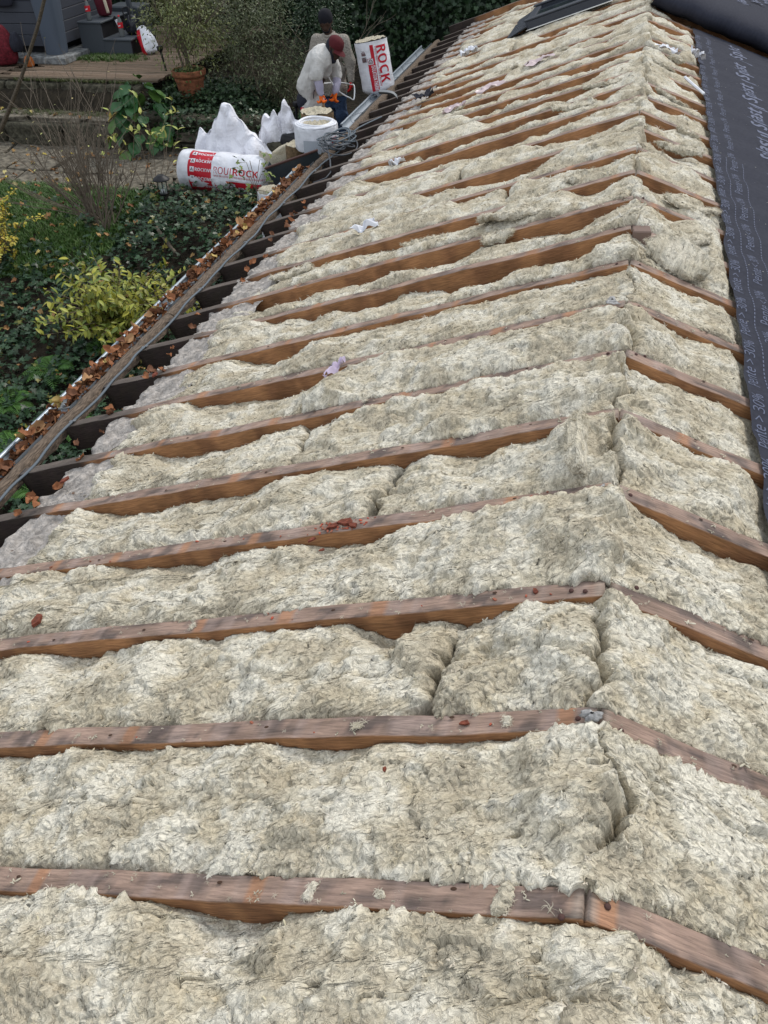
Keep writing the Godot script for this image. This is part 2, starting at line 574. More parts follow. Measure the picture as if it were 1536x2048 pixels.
# ------------------------------------------------------------------ rafters
func rafter_mesh(side: float, s0: float, s1: float, ds: float, depth: float, seed_: float, twist: float) -> ArrayMesh:
	var P := PackedVector3Array()
	var C := PackedColorArray()
	var U := PackedVector2Array()
	var n := int(ceil((s1 - s0) / ds))
	var c := 0.004
	# ring in (z, n): z from 0 (far) to RW (near)
	var ring := [[RW, -depth], [RW, -depth * 0.55], [RW, -depth * 0.25], [RW, -c], [RW - c, 0.0], [RW * 0.66, 0.0], [RW * 0.33, 0.0], [c, 0.0], [0.0, -c], [0.0, -depth * 0.5], [0.0, -depth], [RW, -depth]]
	var vv := 0.0
	var vs := []
	for k in ring.size():
		if k > 0: vv += Vector2(ring[k][0], ring[k][1]).distance_to(Vector2(ring[k - 1][0], ring[k - 1][1]))
		vs.append(vv)
	for i in range(-1, n + 2):
		var ii := clampi(i, 0, n)
		var s := lerpf(s0, s1, float(ii) / n)
		var wav := 0.004 * n_tone.get_noise_2d(s * 0.8, seed_ * 3.0)
		var lift := 0.006 * n_tone.get_noise_2d(s * 0.6, seed_ * 7.0 + 40.0)
		for k in ring.size():
			var zz: float = ring[k][0] + wav + twist * s
			var nn: float = ring[k][1] + lift
			if k >= 3 and k <= 8: nn += 0.0016 * n_fine.get_noise_2d(s * 0.7 + seed_, float(k) * 0.7)
			if i < 0 or i > n:
				zz = RW * 0.5 + twist * s
				nn = -depth * 0.5
			P.append(roof(side, s, nn, zz))
			U.append(Vector2(s + seed_ * 0.37, vs[k] + seed_ * 0.21))
			var tone := 1.0 + 0.35 * n_tone.get_noise_2d(s * 1.3 + seed_ * 5.0, float(k) * 0.15)
			var col: Color
			if k >= 4 and k <= 8:
				# the top, weathered, with paler stripes where the battens sat
				col = Color(0.345, 0.238, 0.186).lerp(Color(0.15, 0.113, 0.098), smoothstep(0.0, 0.45, n_tone.get_noise_2d(s * 1.3 + seed_ * 9.0, seed_ + float(k) * 0.16) + 0.4 * n_mid.get_noise_2d(s * 0.6 + seed_, float(k) * 0.02)))
				col = col.lerp(Color(0.37, 0.275, 0.235), smoothstep(0.1, 0.6, n_tone.get_noise_2d(s * 3.1 - seed_ * 4.0, seed_ + 30.0)) * 0.7)
				var ph := fposmod(s + seed_ * 0.031, 0.355)
				if absf(ph - 0.17) < 0.024 and n_tone.get_noise_2d(seed_ * 13.0 + floorf((s + seed_ * 0.031) / 0.355) * 7.0, 3.0) > -0.12:
					col = col.lerp(Color(0.42, 0.215, 0.12), 0.8)
			else:
				col = Color(0.40, 0.20, 0.092).lerp(Color(0.27, 0.13, 0.063), smoothstep(-0.1, 0.5, n_tone.get_noise_2d(s * 1.5, seed_ * 11.0)))
				if side < 0.0 and s > 2.85: col = col.lerp(Color(0.05, 0.036, 0.03), smoothstep(2.85, 3.0, s))
			if side < 0.0 and s > 2.8 and k >= 4 and k <= 8: col = col.lerp(Color(0.13, 0.105, 0.09), smoothstep(2.8, 2.95, s))
			if s < 0.035 and k >= 4 and k <= 8: col = col.lerp(Color(0.36, 0.3, 0.25), 0.55)
			C.append(Color(col.r * tone, col.g * tone, col.b * tone))
	return grid(P, n + 3, ring.size(), U, C, side > 0.0)

func build_rafters() -> void:
	var nail := lathe_mesh([Vector2(0.0, 0.005), Vector2(0.006, 0.0035), Vector2(0.0075, 0.001), Vector2(0.0075, -0.002)], 12)
	var rust := mat("rust", lin(0.07, 0.035, 0.03), 0.8)
	var knot_m := mat("knot", lin(0.05, 0.025, 0.014), 0.7)
	var knot := lathe_mesh([Vector2(0.0, 0.0012), Vector2(0.006, 0.0011), Vector2(0.008, 0.0)], 10)
	for side in [-1.0, 1.0]:
		for i in range(-1, RAFTERS + 1):
			var dist := 2.1 + maxf(i, 0) * STEP
			var s0 := 0.006 + 0.01 * absf(n_tone.get_noise_2d(i * 3.7, side * 5.0))
			var s1 := 3.43 if side < 0.0 else 3.55
			var top := 0.0
			var called := "rafter"
			var where := "left" if side < 0.0 else "right"
			var ord := "lowest below the photo" if i < 0 else ordinal(i + 1) + " from the near end"
			var look: String = ["old brown timber rafter", "weathered rafter with pale batten stripes", "rafter with orange sides and grey top"][posmod(i, 3)]
			var t := thing(called, "%s on the %s slope, %s" % [look, where, ord], "rafter", Vector3(0, top + (0.07 if i == RAFTERS else 0.0), -STEP * i), "rafters of the stripped roof")
			var tw := 0.004 * n_tone.get_noise_2d(i * 11.3, side * 9.0)
			var depth := 0.17
			if i == RAFTERS:
				depth = 0.28
			var beam := part("beam", rafter_mesh(side, s0, s1, clampf(dist * 0.006, 0.014, 0.05), depth, float(i) + (50.0 if side > 0.0 else 2.0), tw), M.timber, t)
			if i <= 9:
				for k in 1 + posmod(i * 5, 3) % 2:
					var s: float = s0 + 0.04 + 0.035 * k + 0.03 * absf(n_tone.get_noise_2d(i * 3.3, k * 5.0 + side))
					var f := Transform3D(Basis(Vector3.BACK, -side * SLOPE), roof(side, s, 0.003, RW * (0.5 + 0.9 * n_tone.get_noise_2d(i * 4.1 + k * 9.0, side * 3.0))))
					part("nail_head", nail, rust, beam, f)
			if i <= 7:
				for k in 4:
					var s := 0.3 + 0.6 * k + 0.3 * absf(n_tone.get_noise_2d(i * 5.1 + k * 2.3, 1.0 + side))
					var f := Transform3D(Basis(Vector3.BACK, -side * SLOPE), roof(side, s, 0.004, RW * (0.25 + 0.12 * k))) * Transform3D(Basis.from_scale(Vector3(1.0, 1, 0.6)), Vector3.ZERO)
					part("knot", knot, knot_m, beam, f)
	# lumps of old mortar left on the ridge ends
	for e in [[1, 0.034, "grey lump of old ridge mortar on the second rafter's tip"], [3, 0.03, "flat grey mortar smear on the fourth rafter's ridge end"], [6, 0.05, "long grey mortar smear on the seventh left rafter near the ridge"]]:
		var prof := []
		for a in 7:
			var u := float(a) / 6.0
			prof.append(Vector2(e[1] * sin(PI * (0.06 + 0.94 * (1.0 - u))) * 0.75, e[1] * 0.9 * u - 0.004))
		var o := part("mortar_lump", lathe_mesh(prof, 18, 1.1, 0.8, float(e[0])), M.lead, self, Transform3D(Basis(Vector3.UP, 0.4 * e[0]).scaled(Vector3(1.0 + 0.25 * (e[0] % 3), 1.0 if e[0] == 1 else 0.3, 1.0)), Vector3(-0.01 - 0.01 * e[0], 0.004, -STEP * e[0] + 0.05)))
		tag(o, e[2], "mortar")
	# the block between two rafters at the ridge
	var t := thing("ridge_block", "short brown wooden block sitting at the ridge between the ninth rafters", "wood block", Vector3(0.05, -0.06, -3.97))
	part("block", box_mesh(Vector3(0.10, 0.11, 0.13), 0.006, Transform3D(Basis(Vector3.UP, 0.12), Vector3.ZERO)), mat("block_wood", lin(0.17, 0.12, 0.1), 0.9), t)

# ------------------------------------------------------------------ mineral wool
var far_profile := {
	0: [[0.0, 0.032], [0.05, 0.025], [0.13, 0.01], [0.24, 0.004], [0.46, -0.007], [0.62, 0.014], [0.71, 0.03], [0.78, 0.065], [0.83, 0.08], [0.93, 0.066], [1.03, 0.032], [1.16, 0.007], [1.22, -0.012], [1.49, -0.028], [1.53, -0.003], [1.65, 0.006], [2.2, 0.01]],
	1: [[0.13, -0.008], [0.22, 0.024], [0.31, 0.015], [0.63, 0.012], [0.68, 0.036], [0.75, 0.045], [0.87, 0.029], [0.99, 0.006], [1.31, 0.005], [1.41, 0.021], [1.7, 0.003], [1.75, 0.029], [1.92, 0.05], [2.07, 0.045], [2.6, 0.02]],
	2: [[0.04, 0.019], [0.11, 0.012], [0.26, -0.015], [0.31, 0.009], [0.37, 0.034], [0.46, 0.046], [0.57, 0.033], [0.62, 0.03], [0.66, 0.091], [0.72, 0.075], [0.8, 0.032], [0.87, 0.01], [1.01, 0.016], [1.15, 0.01], [1.29, 0.003], [1.39, 0.025], [1.62, 0.009], [1.87, 0.037], [1.97, 0.055], [2.33, 0.021], [2.44, 0.03]],
	3: [[0.06, -0.016], [0.24, -0.013], [0.59, -0.017], [0.72, 0.007], [0.83, 0.045], [0.92, 0.062], [1.05, 0.06], [1.23, 0.03], [1.54, 0.037], [1.7, 0.063], [1.85, 0.056], [2.02, 0.037], [2.23, 0.002], [2.41, 0.013], [2.57, -0.015]],
	4: [[0.0, -0.02], [0.22, -0.012], [0.28, 0.026], [0.46, 0.038], [0.56, 0.071], [0.66, 0.063], [0.75, 0.036], [0.9, 0.034], [1.04, 0.023], [1.24, 0.008], [1.4, 0.016], [1.68, 0.059], [1.9, 0.069], [2.09, 0.076], [2.28, 0.069], [2.42, 0.072], [2.53, 0.052], [2.66, 0.006]],
	5: [[0.31, -0.02], [0.54, -0.016], [0.78, -0.011], [1.03, -0.01], [1.3, 0.012], [1.45, 0.04], [1.58, 0.035], [1.9, 0.072], [2.27, 0.1], [2.37, 0.083], [2.52, 0.03], [2.67, -0.006]],
	6: [[0.3, -0.01], [0.9, -0.015], [1.2, -0.02], [1.4, 0.0], [1.6, 0.045], [1.74, 0.085], [1.9, 0.1], [2.1, 0.09], [2.42, 0.05], [2.52, -0.002]],
	7: [[0.2, 0.015], [0.53, 0.03], [0.84, 0.02], [1.13, 0.03], [1.42, 0.016], [1.83, 0.028], [1.98, 0.09], [2.1, 0.11], [2.21, 0.085], [2.41, 0.008]],
}

var right_profile := {
	0: [[0.0, 0.03], [0.08, -0.01], [0.15, -0.012], [0.22, 0.02], [0.6, 0.02]], 1: [[0.0, -0.01], [0.6, -0.006]], 2: [[0.0, 0.0], [0.12, 0.015], [0.3, 0.042], [0.6, 0.045]],
	3: [[0.0, 0.0], [0.1, 0.02], [0.25, 0.05], [0.5, 0.062]], 4: [[0.0, 0.0], [0.2, 0.014], [0.5, 0.0]], 5: [[0.0, 0.02], [0.1, 0.035], [0.3, 0.042], [0.5, 0.05]], 6: [[0.0, 0.0], [0.15, 0.01], [0.3, 0.03]], 7: [[0.0, 0.02], [0.5, 0.032]],
}

# height of the wool over the rafters' top plane, in metres, at s down the slope and t across the bay
func wool_height(side: float, k: int, s: float, t: float, zz: float, s0: float, s1: float, far_tab: Array) -> float:
	var kk := float(k) * 17.3 + side * 71.0
	var dep: float
	if far_tab.size():
		dep = lookup(far_tab, s) + 0.006 * n_tone.get_noise_2d(s * 6.0, kk)
	elif side < 0.0:
		var v := n_tone.get_noise_2d(s * 0.22 + kk, 9.0) + 0.16 * n_tone.get_noise_2d(s * 0.9 + kk, 29.0)
		dep = clampf(0.046 + 0.18 * v, -0.02, 0.125)
		dep *= 0.25 + 0.75 * smoothstep(0.05, 0.35, s)
	else:
		var v := n_tone.get_noise_2d(s * 0.5 + kk, 9.0)
		dep = clampf(0.045 + 0.11 * v, -0.02, 0.11)
	var lump := 1.0
	var near := 0.004 + 0.032 * lump * n_tone.get_noise_2d(s * 0.3 + kk, 59.0) + 0.008 * n_tone.get_noise_2d(s * 1.6 + kk, 79.0)
	if k < 5: near = near * 0.6 - 0.004
	near = maxf(near, -0.03)
	var b := lerpf(near, -dep, t * t * (3.0 - 2.0 * t))
	b += (0.012 * lump + 0.02 * n_tone.get_noise_2d(s * 0.7 + kk, 99.0)) * 4.0 * t * (1.0 - t)
	return b

# bumps and creases read off the photograph: [bay, s, t, radius s, radius t, height]
var bumps := [[1, 0.12, 0.6, 0.16, 0.35, 0.03], [1, 0.45, 0.15, 0.05, 0.5, 0.015], [1, 0.32, 0.55, 0.13, 0.14, -0.03], [1, 0.72, 0.9, 0.09, 0.16, -0.045], [1, 2.0, 0.85, 0.3, 0.2, -0.02], [2, 0.15, 0.85, 0.3, 0.35, 0.03], [2, 0.05, 0.3, 0.12, 0.3, 0.015],
	[3, 0.13, 0.55, 0.045, 0.42, 0.075], [3, 0.45, 0.75, 0.2, 0.3, 0.02], [3, 0.5, 0.1, 0.2, 0.1, 0.03], [3, 1.3, 0.5, 0.25, 0.3, 0.02], [4, 0.4, 0.4, 0.4, 0.4, 0.025], [0, 0.1, 0.45, 0.12, 0.3, 0.02], [0, 0.75, 0.35, 0.2, 0.3, 0.015], [-1, 0.0, 0.75, 0.1, 0.15, 0.02], [5, 0.5, 0.4, 0.5, 0.4, 0.03], [5, 1.42, 0.35, 0.14, 0.3, 0.05], [6, 1.7, 0.5, 0.05, 0.3, 0.04], [7, 0.15, 0.35, 0.1, 0.4, 0.05]]

const EX := 6

func wool_batt(side: float, k: int, s0: float, s1: float, label: String, skew := 0.0) -> void:
	var zn := -STEP * k - 0.001
	var zf := -STEP * (k + 1) + RW + 0.001
	var mid := roof(side, (s0 + s1) * 0.5, 0, (zn + zf) * 0.5)
	var dist := (Vector3(-0.146, 1.808, 1.043) - mid).length()
	var cell := clampf(dist * 0.0021, 0.0046, 0.03)
	var ns := int(ceil((s1 - s0) / cell))
	var nt := int(ceil((zn - zf) / cell))
	var far_tab: Array = []
	far_tab = (far_profile if side < 0.0 else right_profile).get(k + 1, [])
	var mine := bumps.filter(func(b): return b[0] == k and side < 0.0)
	var amp := 1.0 if k < 6 else 0.9
	var P := PackedVector3Array()
	var U := PackedVector2Array()
	var C := PackedColorArray()
	var kk := float(k) * 3.7 + side * 31.0 + s0 * 2.0
	var end_drop := 0.02 if posmod(k, 4) == 1 else 0.003
	for i in range(-EX, ns + EX + 1):
		var ii := clampi(i, 0, ns)
		for j in range(-EX, nt + EX + 1):
			var jj := clampi(j, 0, nt)
			var drop := float(maxi(maxi(-i, i - ns), maxi(maxi(-j, j - nt), 0))) / EX
			var t := float(jj) / nt
			var zz := lerpf(zn, zf, t)
			var e0 := s0 + skew * (t - 0.5)
			if s0 > 0.1:
				e0 += 0.035 * n_mid.get_noise_2d(zz * 0.6, kk)
			else:
				# the joint at the ridge wanders, and gapes in the two nearest bays
				var seam := 0.06 * n_large.get_noise_2d(zz * 0.9, 77.0) + 0.02 * n_mid.get_noise_2d(zz * 0.7, 78.0)
				if k == 1: seam -= 0.045 * sin(PI * t)
				e0 += side * seam
				if k == 0: e0 += 0.024 * smoothstep(0.1, 0.35, t) * smoothstep(0.95, 0.6, t)
				if k == 1: e0 += 0.008 * sin(PI * t)
			var e1 := s1 + skew * (t - 0.5)
			e1 += (0.11 if s1 > 2.3 and side < 0.0 else 0.035) * n_mid.get_noise_2d(zz * 0.4, kk + 7.0)
			var s := lerpf(e0, e1, float(ii) / ns)
			var a := side * s + kk
			var h := wool_height(side, k, s, t, zz, s0, s1, far_tab)
			for b in mine:
				var q: float = pow((s - b[1]) / b[3], 2.0) + pow((t - b[2]) / b[4], 2.0)
				if q < 4.0: h += b[5] * exp(-q * 1.4)
			var edge := exp(-minf(zn - zz, zz - zf) / 0.02)
			h += amp * 0.026 * n_large.get_noise_2d(a * (0.7 if k < 5 else 0.4), zz) * (1.0 - 0.5 * edge)
			var m := n_mid.get_noise_2d(a * 0.75, zz)
			h += amp * 0.0075 * m * (1.0 - 0.35 * edge)
			var f := n_fine.get_noise_2d(a, zz)
			h += 0.0042 * f
			var cr := n_crease.get_noise_2d(a * 0.8, zz)
			var c := absf(cr)
			# folds: a shelf on one side of the crease, a narrow groove along it
			h += 0.010 * smoothstep(-0.03, 0.03, cr) * (1.0 - edge)
			h -= (0.017 * (1.0 - smoothstep(0.0, 0.024, c))) * (1.0 - edge)
			h += (0.012 + 0.035 * n_large.get_noise_2d(kk * 3.0, zz)) * exp(-maxf(s, 0.0) / 0.09)
			if side > 0.0: h = lerpf(h, -0.045, smoothstep(0.50, 0.62, s))
			# rounded rims at both ends and a slight tuck along the rafters
			h -= (0.03 if s0 > 0.1 else end_drop) * exp(-(s - e0) / 0.012) + 0.045 * exp(-(e1 - s) / 0.02)
			h -= (0.010 + (0.016 * smoothstep(-0.1, 0.3, n_large.get_noise_2d(a * 0.6, kk)) if t < 0.5 else 0.0)) * edge
			var f2 := n_fine.get_noise_2d(a + 50.0, zz + 20.0)
			var spill := 0.0
			if h > -0.008:
				spill = edge * (0.007 + 0.02 * m + 0.012 * f) * (1.0 if t < 0.5 else -0.8)
			var ds := 0.006 * f2 + 0.006 * m
			var dz := 0.006 * f * (1.0 - edge) + spill
			if drop > 0.0:
				# the cut edge, ragged all the way down
				var rag := n_fine.get_noise_3d(a * 0.6, zz * 0.6, drop * 0.09) + 0.8 * n_mid.get_noise_3d(a * 0.6, zz * 0.6, drop * 0.12)
				h = lerpf(h, -0.165, drop)
				ds += 0.011 * rag
				dz = dz * (1.0 - drop) + (0.004 * rag if i >= 0 and i <= ns else 0.0)
			P.append(roof(side, s + ds, h, zz + dz))
			U.append(Vector2(a + (drop * 0.15 if i < 0 or i > ns else 0.0), zz + (drop * 0.15 if j < 0 or j > nt else 0.0)))
			var w := n_tone.get_noise_2d(a * 1.1, zz * 1.1) + 0.5 * m
			var y := n_tone.get_noise_2d(a * 2.0 + 40.0, zz * 2.0)
			var col := Color(0.585, 0.528, 0.408).lerp(Color(0.68, 0.637, 0.532), smoothstep(-0.05, 0.5, w)).lerp(Color(0.475, 0.418, 0.312), smoothstep(0.0, 0.5, -w))
			col = col.lerp(Color(0.53, 0.45, 0.31), smoothstep(0.2, 0.6, y) * 0.5)
			C.append(col)
	var flip := side < 0.0
	var mesh := grid(P, ns + 1 + 2 * EX, nt + 1 + 2 * EX, U, C, flip)
	var o := part("wool_batt", mesh, M.wool)
	tag(o, label, "insulation", "mineral wool strips between the rafters")
	# loose curled fibres standing out of the felt
	var per_m2 := clampf(22000.0 / (dist * dist), 220.0, 3600.0)
	var count := int((s1 - s0) * 0.43 * per_m2)
	var N: PackedVector3Array = mesh.surface_get_arrays(0)[Mesh.ARRAY_NORMAL]
	var sets := [[], []]
	var cols := [[], []]
	var grow := clampf(dist / 4.0, 0.8, 1.7)
	var row := nt + 1 + 2 * EX
	for q in count:
		var ii := rng.randi_range(EX - 2, ns + EX + 2)
		var jj := rng.randi_range(EX, nt + EX)
		if rng.randf() < 0.13: jj = EX + rng.randi_range(0, 3) if rng.randf() < 0.5 else nt + EX - rng.randi_range(0, 3)
		jj = clampi(jj, EX, nt + EX)
		var id := ii * row + jj
		var nn := N[id]
		var tang := Vector3(rng.randfn(), rng.randfn() * 0.4, rng.randfn()).normalized()
		var up := (nn + tang * rng.randf_range(0.0, 0.7)).normalized()
		var x := up.cross(tang.cross(up)).normalized()
		x = tang.slide(up).normalized()
		var sc := rng.randf_range(0.5, 1.25) * grow
		var bas := Basis(x, up, x.cross(up)).scaled_local(Vector3(sc, sc * rng.randf_range(0.5, 1.1), sc))
		var v := 0 if rng.randf() < 0.38 else 1
		sets[v].append(Transform3D(bas, P[id] - nn * 0.003))
		var cc := C[id]
		var g := rng.randf_range(0.74, 0.98)
		cols[v].append(Color(cc.r * g, cc.g * g * rng.randf_range(0.97, 1.01), cc.b * g * rng.randf_range(0.92, 1.04)))
	# torn flaps of felt lifted off the strip
	var flaps := 0
	if k >= 8: flaps = rng.randi_range(0, 1)
	for q in flaps:
		var s := rng.randf_range(s0 + 0.1, minf(s1, 0.5 if side > 0.0 else 2.7) - 0.08)
		var L := rng.randf_range(0.16, 0.42)
		wool_flap(o, side, s, -0.012 + rng.randf_range(0.0, 0.02), lerpf(zn, zf, rng.randf_range(0.2, 0.8)), Vector3(L, rng.randf_range(0.025, 0.04), rng.randf_range(0.10, 0.16)), rng.randf_range(-0.12, 0.12), rng.randf_range(-0.2, 0.2), rng.randf_range(-0.35, 0.1))
	if side > 0.0 and k == 7: wool_flap(o, 1, 0.25, 0.03, zn - 0.14, Vector3(0.36, 0.07, 0.2), 0.1, -0.15, 0.35)
	if side < 0.0 and k == 3 and s0 < 0.1: wool_flap(o, -1, 0.13, 0.03, zn - 0.2, Vector3(0.07, 0.10, 0.32), 0.15, 0.05, 0.0)
	if side < 0.0 and k == 9 and s0 < 0.5: wool_flap(o, -1, 0.75, 0.01, zn - 0.12, Vector3(0.5, 0.05, 0.16), -0.1, 0.1, -0.3)
	for v in 2:
		if sets[v].size(): scatter("loose_fibre", tuft_meshes[v], M.tuft, sets[v], cols[v], o)

func wool_flap(batt: Node, side: float, s: float, n: float, z: float, size: Vector3, pitch: float, yaw: float, roll: float, hairs := 260, grow := 1.0) -> void:
	var P := PackedVector3Array()
	var U := PackedVector2Array()
	var C := PackedColorArray()
	var seed_ := s * 7.0 + z * 3.0
	var nu := 34
	var nv := 28
	for i in nu + 1:
		var u := float(i) / nu - 0.5
		for k in nv + 1:
			var ph := TAU * (k % nv) / nv
			var taper := sqrt(maxf(0.0, 1.0 - pow(absf(u * 2.0), 5.0)))
			var cx := signf(cos(ph)) * pow(absf(cos(ph)), 0.5)
			var cy := signf(sin(ph)) * pow(absf(sin(ph)), 0.7)
			var w := 1.0 + 0.5 * n_large.get_noise_3d(u * size.x + seed_, cx * size.z * 0.5, seed_)
			var p := Vector3(u * size.x, cy * size.y * 0.5 * taper, cx * size.z * 0.5 * taper * w)
			p.y += 0.25 * size.x * u * u + 0.02 * n_large.get_noise_3d(p.x + seed_, 0.0, p.z)
			p += Vector3(n_mid.get_noise_3d(p.x + seed_, p.y, p.z), n_mid.get_noise_3d(p.x, p.y + seed_, p.z), n_mid.get_noise_3d(p.x, p.y, p.z + seed_)) * 0.022 * minf(1.0, size.x * 8.0)
			p += Vector3(n_fine.get_noise_3d(p.x + seed_, p.y, p.z), n_fine.get_noise_3d(p.x, p.y + seed_, p.z), n_fine.get_noise_3d(p.x, p.y, p.z + seed_)) * 0.009 * minf(1.0, size.x * 9.0)
			P.append(p)
			U.append(Vector2(p.x + seed_, p.z + p.y))
			C.append(Color(0.56, 0.505, 0.39).lerp(Color(0.66, 0.61, 0.50), smoothstep(-0.2, 0.5, n_tone.get_noise_2d(p.x * 2.0 + seed_, p.z * 2.0))))
	var f := Transform3D(Basis(Vector3.BACK, -side * SLOPE) * Basis(Vector3.UP, yaw) * Basis(Vector3.BACK, pitch) * Basis(Vector3.RIGHT, roll), roof(side, s, n + size.y * 0.3, z))
	var o := part("lifted_flap", grid(P, nu + 1, nv + 1, U, C), M.wool, batt, f)
	var sets := []
	var cols := []
	for q in hairs:
		var id := rng.randi_range(0, P.size() - 1)
		var b := Basis(Vector3.UP, rng.randf() * TAU) * Basis(Vector3.RIGHT, rng.randfn() * 0.7)
		sets.append(Transform3D(b * rng.randf_range(0.6, 1.4) * grow, P[id]))
		var g := rng.randf_range(0.85, 1.0)
		cols.append(Color(C[id].r * g, C[id].g * g, C[id].b * g))
	scatter("loose_fibre", tuft_meshes[1], M.tuft, sets, cols, o)

func make_tufts() -> void:
	for v in 2:
		var st := begin()
		for q in (0 if v == 0 else 9):
			var yaw := rng.randf() * TAU
			var d := Vector3(cos(yaw), 0, sin(yaw))
			var w := d.cross(Vector3.UP)
			var L := rng.randf_range(0.007, 0.016) if v == 0 else rng.randf_range(0.012, 0.03)
			var wid := rng.randf_range(0.0007, 0.0017) if v == 0 else rng.randf_range(0.00025, 0.0006)
			var o := Vector3(rng.randf_range(-0.008, 0.008), 0, rng.randf_range(-0.008, 0.008))
			var bend := rng.randf_range(-0.9, 0.9)
			var hgt := rng.randf_range(0.0005, 0.0035)
			var pts := []
			for a in 5:
				var u := a / 4.0
				var dd := d.rotated(Vector3.UP, bend * u)
				pts.append(o + dd * L * (u - 0.3) + Vector3.UP * (hgt * sin(PI * (0.15 + 0.85 * u)) + 0.002 * u))
			for a in 4:
				var u := a / 4.0
				var w0 := wid * (0.4 + sin(PI * (0.1 + 0.85 * u)))
				var w1 := wid * (0.4 + sin(PI * (0.1 + 0.85 * (u + 0.25))))
				var tilt := Vector3.UP * 0.4
				quad(st, pts[a] - (w + tilt) * w0, pts[a + 1] - (w + tilt) * w1, pts[a + 1] + (w + tilt) * w1, pts[a] + (w + tilt) * w0)
		if v == 0:
			# soft little nubs of felt rather than loose blades
			st = begin(true)
			for q in 4:
				var o := Vector3(rng.randf_range(-0.009, 0.009), rng.randf_range(-0.001, 0.002), rng.randf_range(-0.009, 0.009))
				var yaw := rng.randf() * TAU
				var f := Transform3D(Basis(Vector3.UP, yaw) * Basis(Vector3.BACK, rng.randf_range(-0.3, 0.3)), o)
				var L := rng.randf_range(0.004, 0.0085)
				var R := L * rng.randf_range(0.22, 0.42)
				var bend := rng.randf_range(-0.8, 0.8)
				var ringp := []
				for a in 5:
					var u := a / 4.0
					var row := []
					var rr := R * (0.25 + sin(PI * (0.1 + 0.8 * u))) * rng.randf_range(0.75, 1.2)
					for b in 6:
						var ph := TAU * b / 6.0
						row.append(f * (Vector3((u - 0.5) * 2.0 * L, cos(ph) * rr * 0.7, sin(ph) * rr + bend * L * (u - 0.5) * (u - 0.5) * 3.0)))
					ringp.append(row)
				for a in 4:
					for b in 6:
						quad(st, ringp[a][b], ringp[a][(b + 1) % 6], ringp[a + 1][(b + 1) % 6], ringp[a + 1][b])
		tuft_meshes.append(finish(st))

func build_wool() -> void:
	make_tufts()
	var splits := {1: [0.487, -0.045], 3: [0.935, -0.03], 4: [1.5, 0.05], 5: [1.62, 0.08], 7: [1.05, 0.1], 9: [1.9, -0.06], 10: [0.9, 0.08], 12: [1.4, -0.1], 14: [2.0, 0.08], 15: [0.7, 0.0], 17: [1.5, 0.1], 20: [1.1, 0.06], 23: [1.7, -0.08], 26: [1.2, 0.0], 29: [1.8, 0.05]}
	for k in range(-1, RAFTERS):
		var gap := ordinal(k + 2) + " gap from near"
		var low := 2.72 + 0.12 * n_tone.get_noise_2d(k * 5.3, 2.0)
		if k < 2: low = 2.9
		var tone: String = ["pale mineral wool", "lumpy mineral wool", "fluffy mineral wool", "creased mineral wool"][posmod(k, 4)]
		if splits.has(k):
			var e: Array = splits[k]
			wool_batt(-1, k, 0.006, e[0] - 0.004, "%s, upper piece by the ridge, left slope, %s" % [tone, gap], 0.0)
			wool_batt(-1, k, e[0] + 0.004, low, "%s, lower piece towards the eave, left slope, %s" % [tone, gap], e[1])
		else:
			wool_batt(-1, k, 0.006 - 0.05 * (0.5 + n_tone.get_noise_2d(k * 7.7, 14.0)), low, "%s filling the left slope, %s" % [tone, gap])
		wool_batt(1, k, 0.012 + 0.03 * absf(n_tone.get_noise_2d(k * 9.1, 4.0)), 0.95, "%s right of the ridge, %s" % [tone, gap])

# ------------------------------------------------------------------ roofing membrane on the right
func sheet_n(s: float, z: float) -> float:
	var ph := fposmod(-z, STEP) / STEP
	var sag := 0.02 * (1.0 - exp(-pow((ph - 0.5) / 0.33, 2.0) * 1.0)) 
	return 0.006 + sag - 0.0 + 0.006 * n_tone.get_noise_2d(s * 1.2, z * 1.4)

func on_sheet(p: Vector2, up := 0.0025) -> Vector3:
	return roof(1, p.x, sheet_n(p.x, p.y) + up, p.y)

